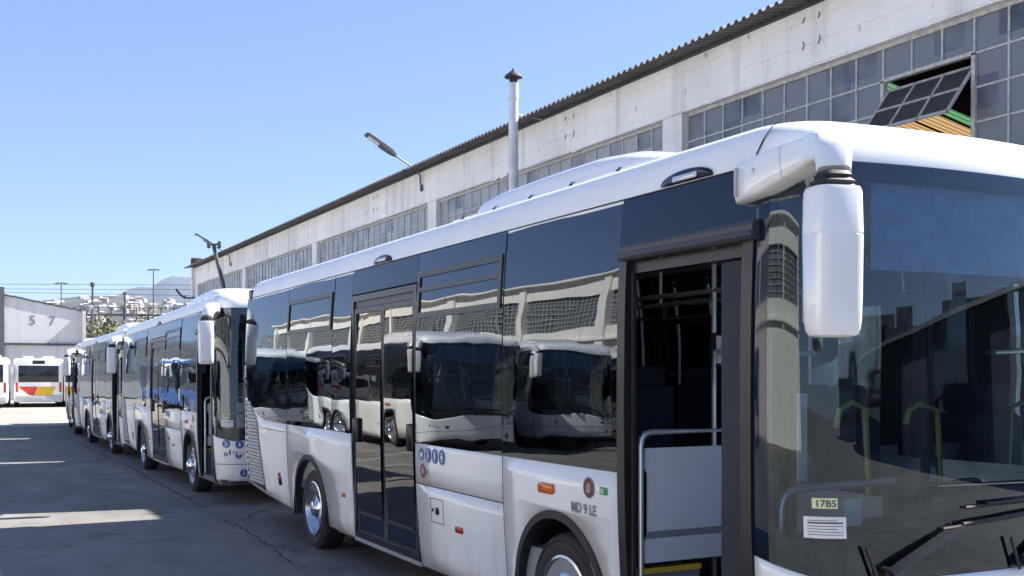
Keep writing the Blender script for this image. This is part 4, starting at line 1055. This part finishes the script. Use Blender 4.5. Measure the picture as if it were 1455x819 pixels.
mb = MB(); mb.box(-.25, .0, -.5*(1-inv)*.75, .75*inv if inv > 0 else 0, -.3, h0-.1) if inv > 0 else mb.box(-.25, 0, -.75, 0, -.3, h0-.1); mb.build('end_pier', 'old_white_wall', wl_)
lz = EYE+(HOR-490.5)/F*wz
mb = MB(); y0_, y1_ = (0.001, .22) if inv > 0 else (-.22, -.001); mb.box(.0, Ln, y0_, y1_, lz-.08, lz+.1); mb.build('ledge', 'grey_sheet', wl_)
mb = MB(); xq = b.x-math.tan(math.atan((3-727.5)/F)+TH)*b.y; mb.box(xq-.15, xq+.25, *((0.001, .3) if inv > 0 else (-.3, -.001)), -.3, h1-.5); mb.build('drain_pipe', 'blue_grey' if 'blue_grey' in M else 'lamp_grey', wl_)
for (ch_, px) in (('5', 46), ('7', 74)):
    vs, fs = textgeo(ch_, 1.02); lx = b.x-math.tan(math.atan((px-727.5)/F)+TH)*b.y; z0 = EYE+(HOR-463)/F*wz
    mb = MB(); mb.add([(lx+.27-x, inv*.012, z0+y) for x, y, _ in vs], fs); mb.build('painted_number', 'faded_number', wl_)
mb = MB(); q0, q1 = (-.12, .10) if inv > 0 else (-.10, .12); rings = []
for k in range(41):
    x = Ln*k/40; zt = h0+(h1-h0)*x/Ln+random.uniform(-.05, .02); rings.append([(x, q0, zt-.10), (x, q1, zt-.10), (x, q1, zt+.03), (x, q0, zt+.03)])
mb.loft(rings, True, True, False); mb.build('coping', 'grey_sheet', wl_)

# older city buses with their backs to us, under the wall
def old_bus(px0, px1, pyt, z, label, stripes=True):
    c0 = at((px0+px1)/2, 500, z); W = (px1-px0)/F*z; g0 = gz(c0.y); H = EYE+(HOR-pyt)/F*z-g0
    B2 = empty('old_bus', (c0.x, c0.y, g0)); B2.rotation_euler = (0, 0, -R(3)); tag(B2, label, 'bus', 'older striped buses parked below the wall')
    mb = MB(); mb.rbox(-W/2, W/2, 0, 11, .32, H, .12); mb.build('body', 'white_paint', B2)
    mb = MB(); mb.rbox(-W/2+.25, W/2-.25, -.015, .05, 1.55, H-.42, .03); mb.build('rear_window', 'dark_window', B2)
    mb = MB(); mb.box(-.35, .35, -.02, .0, H-.33, H-.1); mb.build('route_box', 'dark_window', B2)
    mb = MB(); mb.rbox(-.9, -.3, 2, 5, H-.02, H+.18, .05); mb.rbox(.2, .9, 1, 4, H-.02, H+.15, .05); mb.build('roof_unit', 'white_gelcoat', B2)
    mb = MB(); mb.rbox(-W/2+.06, W/2-.06, -.05, .1, .34, .75, .04); mb.build('bumper', 'grille_grey', B2)
    for s in (-1, 1):
        mb = MB(); mb.rbox(s*(W/2-.16)-.07, s*(W/2-.16)+.07, -.025, .02, .95, 1.55, .02); mb.build('tail_light', 'red_lens', B2)
        mb = MB(); mb.box(s*W/2-.005, s*W/2+.005, .4, 10.5, 1.45, H-.35); mb.build('side_window', 'dark_window', B2)
        for wy in (2.6, 8.6):
            mb = MB(); mb.lathe([(0, .001), (.01, .28), (.02, .48), (-.25, .48)], (s*(W/2-.0), wy, .48), 'x', 20, s); mb.build('wheel', 'tyre', B2)
    if stripes:
        x0 = -W/2+.25; zt, zb = 1.28, .56
        mb = MB(); mb.add([(x0, -.022, zt), (x0+1.05, -.022, zt), (x0+.85, -.022, zb)], [(0, 1, 2)]); mb.build('red_stripe', 'red_stripe', B2)
        mb = MB(); mb.add([(x0+1.08, -.022, zt), (x0+2.1, -.022, zt), (x0+1.8, -.022, zb), (x0+.88, -.022, zb)], [(0, 1, 2, 3)]); mb.build('yellow_stripe', 'yellow_stripe', B2)
    return B2
old_bus(23, 87, 510, 65, 'older white bus seen from behind with a red and yellow stripe')
old_bus(-54, 8, 508, 62, 'older white bus cut off by the left edge of the photo', False)
old_bus(94, 156, 511, 66, 'older bus mostly hidden behind the end of the bus line', False)

# structures and vegetation beyond
mb = MB(); c0 = at(122, 470, 95); base = empty('water_tank', (c0.x, c0.y, 0)); tag(base, 'grey hopper-shaped tank on a frame above the end of the old wall', 'tank')
zt = EYE+(HOR-434)/F*95; zm = EYE+(HOR-447)/F*95
mb.lathe([(0, .001), (0, .12), (zt-zm-.15, .62), (zt-zm, .62), (zt-zm+.02, .001)], (0, 0, zm), 'z', 16); mb.build('tank', 'galvanised', base)
mb = MB()
for sx, sy in ((-1, -1), (1, -1), (1, 1), (-1, 1)): mb.tube([(sx*.5, sy*.5, -.2), (sx*.5, sy*.5, zm+.5)], .05, 6)
mb.tube([(-.5, -.5, 4.5), (.5, -.5, zm-.1)], .04, 5); mb.tube([(.5, -.5, 4.5), (-.5, -.5, zm-.1)], .04, 5); mb.build('frame', 'tower_dark', base)
def mast(px, pyt, z, r, label, head, cat='pole', grp='poles and masts behind the yard'):
    r *= .6; p = at(px, pyt, z); o = empty('mast', (p.x, p.y, -.2)); tag(o, label, cat, grp); H = p.z+.2
    mb = MB(); mb.tube([(0, 0, 0), (0, 0, H)], [r*1.3, r], 8); mb.build('pole', 'tower_dark', o)
    mb = MB()
    if head == 'cap': mb.lathe([(0, r), (.1, r*2.3), (.45, r*2.3), (.5, .001)], (0, 0, H-.3), 'z', 8)
    if head == 'T':
        d = Vector((CT, -ST, 0)); w = 5/F*z*1.5; mb.tube([(-d.x*w, -d.y*w, H-.1), (0, 0, H), (d.x*w, d.y*w, H-.1)], r*.8, 6)
        for s in (-1, -.6, .6, 1): mb.rbox(d.x*w*s-.3, d.x*w*s+.3, d.y*w*s-.2, d.y*w*s+.2, H-.28, H-.1, .05)
    if head == 'lat':
        d = Vector((CT, -ST, 0))
        for zz in (H-.3, H-1.2): mb.tube([(-d.x*.9, -d.y*.9, zz), (d.x*.9, d.y*.9, zz)], r*.6, 5)
    mb.build('mast_head', 'tower_dark', o); return p
m1 = mast(131.5, 404, 110, .17, 'dark pole with a cap rising beside the tank', 'cap')
m2 = mast(177.5, 417, 150, .18, 'dark pole with a cap in the middle of the town view', 'cap')
m3 = mast(218, 383, 260, .22, 'tall thin lighting mast with crossed lamp arms before the mountain', 'T')
m4 = mast(87, 402, 240, .18, 'thin lighting mast above the old wall', 'T')
m5 = mast(191, 429, 150, .08, 'thin short pole right of the capped pole', 'lat')
# overhead wires
for (y0_, y1_, y2_) in ((402, 406, 405), (408, 414, 410), (412, 418, 424)):
    mb = MB(); pts = []
    for i in range(25):
        t = i/24; px = -200+t*700; py = y0_*(1-t)+y2_*t+(y1_-(y0_+y2_)/2)*4*t*(1-t)*.5; pts.append(at(px, py, 170))
    mb.tube(pts, .035, 4); o = mb.build('overhead_wire', 'tower_dark'); tag(o, 'thin overhead wire crossing the sky behind the yard', 'wire', 'overhead wires')
# viaduct / gantry rail
br = empty('railway_gantry', at(180, 534, 160).to_tuple()); br.location.z = 0; tag(br, 'long dark steel gantry rail on posts in front of the trees', 'gantry')
mb = MB(); off = Vector(br.location)
pA, pB = at(105, 447, 160)-off, at(300, 449, 160)-off
mb.tube([pA, pB], .18, 6); mb.tube([pA+Vector((0, 0, 1.1)), pB+Vector((0, 0, 1.1))], .06, 5); mb.build('rail', 'tower_dark', br)
for k in range(12):
    p = pA.lerp(pB, k/11); mb = MB(); mb.tube([(p.x, p.y, 0), (p.x, p.y, p.z+1.1)], .11, 6); mb.build('post', 'tower_dark', br)

def tree(px, pyt, z, w, label, kind, seed):
    rnd = random.Random(seed); p = at(px, pyt, z); H = p.z+.2; o = empty('tree', (p.x, p.y, -.2)); tag(o, label, 'tree', 'trees beyond the yard')
    mb = MB(); mb.tube([(0, 0, 0), (rnd.uniform(-.2, .2), 0, H*.35), (rnd.uniform(-.3, .3), 0, H*.7)], [.22, .16, .06], 7)
    tips = []
    for k in range(14):
        a = rnd.uniform(0, 6.28); z0 = H*rnd.uniform(.25, .6); r = w*rnd.uniform(.4, 1); t = Vector((r*math.cos(a), r*math.sin(a), min(H, z0+rnd.uniform(.25, .5)*H)))
        m_ = Vector((0, 0, z0)).lerp(t, .5)+Vector((0, 0, -.1*H*rnd.random())); mb.tube([(0, 0, z0), m_, t], [.07, .045, .015], 5); tips += [m_, t, m_.lerp(t, .6)]
    mb.build('trunk', 'trunk', o)
    cr = MB(); n = 1500 if kind != 'twig' else 900
    for k in range(n):
        c = rnd.choice(tips)+Vector((rnd.gauss(0, w*.16), rnd.gauss(0, w*.16), rnd.gauss(0, H*.07)))
        if c.z < H*.18: continue
        if kind == 'twig':
            d = Vector((rnd.gauss(0, 1), rnd.gauss(0, 1), abs(rnd.gauss(.6, .6)))).normalized()*rnd.uniform(.4, 1.0); s = Vector((d.y, -d.x, 0)).normalized()*.05; cr.add([c, c+s, c+d], [(0, 1, 2)])
        else:
            q = .17; u = Vector((rnd.gauss(0, 1), rnd.gauss(0, 1), rnd.gauss(0, 1))).normalized()*q; v = u.cross(Vector((rnd.gauss(0, 1), rnd.gauss(0, 1), rnd.gauss(0, 1)))).normalized()*q; cr.add([c-u, c-v, c+u, c+v], [(0, 1, 2, 3)])
    cr.build('crown', {'twig': 'twig', 'green': 'leaf_green', 'dark': 'leaf_dark'}[kind], o, fix=False)
tl = {'twig': 'bare brownish tree standing beyond the yard', 'green': 'yellowish green bushy tree standing beyond the yard', 'dark': 'dark green tree standing beyond the yard'}
spec = [(122, 468, 98, 2.4, 'green'), (128, 458, 118, 3.0, 'twig'), (138, 462, 105, 2.8, 'green'), (147, 455, 125, 3.2, 'twig'), (156, 461, 112, 2.8, 'twig'), (166, 455, 130, 3.4, 'twig'), (176, 452, 138, 3.4, 'twig'), (186, 455, 125, 3.2, 'green'), (196, 453, 140, 3.6, 'twig'), (206, 455, 150, 3.4, 'dark'), (216, 454, 140, 3.4, 'twig'), (228, 453, 150, 3.6, 'dark'), (240, 455, 150, 3.4, 'twig'), (115, 462, 135, 3., 'dark'), (133, 475, 92, 2.0, 'green'), (150, 472, 95, 2.2, 'green')]
side_words = ['right above the end of the wall', 'beside the capped pole', 'left of the middle of the tree line', 'just right of the tank', 'in the middle of the tree line', 'below the capped pole', 'under the white houses', 'near the lighting mast']
for i, s in enumerate(spec): tree(s[0], s[1], s[2], s[3], tl[s[4]], s[4], i+5)

# town on its hill and the mountain
def hill(name, pts, z, depth, m, back):
    mb = MB(); rings = []
    for j, (fz, fh) in enumerate(((.35, 0), (.6, .22), (.8, .6), (1.0, 1.0), (1.25, .85), (1.6, .2))):
        rr = []
        for (px, py) in pts:
            p = at(px, py, z); b_ = Vector((p.x, p.y, 0)); d = b_.normalized()
            q = Vector((0, 0, 0))+d*b_.length*fz; rr.append((q.x, q.y, max(-3., (p.z)*fh*(1+.03*math.sin(px*.3+j)))))
        rings.append(rr)
    mb.loft(rings, False); o = mb.build(name, m); tag(o, kind='structure'); return o
mat('hill_ground', (.065, .065, .055), .9, noise=.5, nscale=.012, detail=8)
mat('mountain_rock', (.045, .052, .06), .9, noise=.35, nscale=.002, detail=8)
hp = [(-900, 470), (-300, 448), (-50, 438), (60, 430), (120, 424), (160, 423), (200, 424), (240, 430), (300, 436), (500, 440), (900, 450), (1500, 460)]
hill('hill', hp, 1300, 1, 'hill_ground', 0)
mp_ = [(-600, 440), (0, 432), (60, 430), (120, 428), (150, 424), (168, 420), (185, 414), (200, 408), (215, 405), (230, 399), (245, 396), (262, 394), (280, 391), (310, 388), (350, 392), (420, 402), (520, 415), (700, 430), (1200, 450)]
hill('mountain', mp_, 4200, 1, 'mountain_rock', 0)
rnd = random.Random(11); hm = {}
def house_mesh(w, d, h, wallm, kind):
    mb = MB(); mb.box(-w/2, w/2, -d/2, d/2, -4, h); return mb
hd = {}
for i in range(170):
    t = rnd.random(); px = rnd.uniform(112, 285) if rnd.random() < .8 else rnd.uniform(-120, 112)
    fz = rnd.uniform(.66, .98); top = interp(px, hp); p = at(px, top, 1300); fh = interp(fz, [(.6, .22), (.8, .6), (1.0, 1.0)])
    d = Vector((p.x, p.y, 0)); q = d*fz; z = p.z*fh
    kd = rnd.choice([0, 0, 1, 2, 3])
    if kd not in hd:
        w, dd, h, wm = [(11, 10, 7, 'house_wall'), (16, 10, 10, 'house_wall_warm'), (22, 12, 8, 'house_wall'), (9, 9, 5, 'house_wall')][kd]
        o = empty('town_house'); mb = MB(); mb.box(-w/2, w/2, -dd/2, dd/2, -5, h); mb.build('wall', wm, o)
        mb = MB(); e = .5; hh = 2.6; mb.add([(-w/2-e, -dd/2-e, h), (w/2+e, -dd/2-e, h), (w/2+e, dd/2+e, h), (-w/2-e, dd/2+e, h), (-w/2+2, 0, h+hh), (w/2-2, 0, h+hh)], [(0, 1, 5, 4), (2, 3, 4, 5), (1, 2, 5), (3, 0, 4), (3, 2, 1, 0)])
        mb.build('roof', 'house_roof' if kd == 1 else 'house_wall', o); hd[kd] = o; tag(o, 'small pale house among the many on the distant hillside', 'house', 'houses of the distant hillside town')
        refresh(); c = o
    else: c = copy_tree(hd[kd])
    c.scale = [rnd.uniform(.32, .62)]*3; c.location = (q.x, q.y, z); c.rotation_euler = (0, 0, rnd.uniform(-.5, .9))

# ================================================================== behind and left of the photographer (seen in the glass)
far_hall = empty('opposite_hall', (-19, 0, 0)); tag(far_hall, 'long sunlit cream hall across the yard, seen reflected in the bus windows', 'building')
OT = 8.7; mb = MB(); mb.box(-.4, 0, -6, 95, -.3, 4.9); mb.box(-.4, 0, -6, 95, 7.4, OT); mb.box(-.35, .12, -6, 95, 4.2, 4.5) if False else None
yy = -6
while yy < 95: mb.box(-.38, .18, yy, yy+.7, -.29, OT-.01); yy += 9.0
mb.box(-.3, .5, -6, 95, OT, OT+.15); mb.box(0, .25, -6, 95, 4.0, 4.12); mb.box(-12, -.4, -6, 95, OT-.2, OT); mb.box(-12, -11.7, -6, 95, 0, OT)
mb.build('wall', 'cream_plaster', far_hall)
mb = MB(); yy = -6
while yy < 95:
    for k in range(1, 20): mb.box(-.22, -.16, yy+.7+8.3*k/20-.02, yy+.7+8.3*k/20+.02, 4.9, 7.4)
    for k in range(1, 8): mb.box(-.22, -.16, yy+.7, yy+9, 4.9+2.5*k/8-.02, 4.9+2.5*k/8+.02)
    yy += 9
mb.build('window', 'mullion', far_hall)
mb = MB(); mb.box(-.26, -.24, -6, 95, 4.9, 7.4); mb.build('pane', 'factory_pane', far_hall)

bh = empty('corrugated_shed', (23, -2.0, 0)); bh.rotation_euler = (0, 0, R(-88)); tag(bh, 'dark corrugated shed reflected in the right of the nearest windscreen', 'building')
mb = MB(); mb.box(0, 46, 0, 7, -.2, 4.9); mb.add([(0, -.3, 4.9), (46, -.3, 4.9), (46, 7, 4.9), (0, 7, 4.9), (0, 3.5, 5.7), (46, 3.5, 5.7)], [(0, 1, 5, 4), (2, 3, 4, 5), (1, 2, 5), (3, 0, 4)])
mb.build('wall', 'grey_sheet', bh)
for k in range(82): mb = MB(); mb.box(k*.56, k*.56+.22, -.07, -.001, 0, 4.8); mb.build('cladding_rib', 'grey_sheet', bh)
for x_ in (6, 20, 34): mb = MB(); mb.box(x_, x_+5, -.14, -.08, 0, 3.9); mb.build('sliding_door', 'far_concrete', bh)
rnd = random.Random(4)
for k, (ang, dist, wdt, hgt) in enumerate(((3, 66, 15, 8.5), (16, 62, 14, 7.2), (27, 66, 13, 9.2), (37, 60, 13, 7.6), (47, 64, 14, 9.6))):
    o = empty('yard_building', (4+dist*math.sin(R(ang)), 3-dist*math.cos(R(ang)), 0)); o.rotation_euler = (0, 0, R(ang))
    tag(o, ['wide flat-roofed block', 'low block with a stair tower', 'taller narrow block', 'low block with a parapet', 'tallest block at the edge'][k]+' behind the photographer, reflected in the windscreen', 'building', 'blocks reflected in the windscreen')
    mb = MB(); mb.box(-wdt/2, wdt/2, -9, 0, -.2, hgt); mb.box(-wdt/2+2, -wdt/2+5, -5, -2, hgt, hgt+1.6); mb.build('wall', 'far_concrete', o)
    for f in range(int(hgt/3)):
        for q in range(int(wdt/3)):
            x = -wdt/2+1+q*3; mb = MB(); mb.box(x, x+1.3, .01, .05, 1+f*3, 2.4+f*3); mb.build('window', 'dark_window', o)
# ------------------------------------------------------------------ haze
hz = MB(); hz.box(-5200, 7600, -3300, 9000, -60, 430); ho = hz.build('haze', 'seam'); tag(ho, kind='stuff')
hmz = bpy.data.materials.new('haze'); hmz.use_nodes = True; n = hmz.node_tree; n.nodes.clear(); out = n.nodes.new('ShaderNodeOutputMaterial'); pv = n.nodes.new('ShaderNodeVolumePrincipled')
pv.inputs['Color'].default_value = (.62, .78, 1, 1); pv.inputs['Density'].default_value = .00009; pv.inputs['Anisotropy'].default_value = .2
n.links.new(pv.outputs[0], out.inputs['Volume']); ho.data.materials.clear(); ho.data.materials.append(hmz)
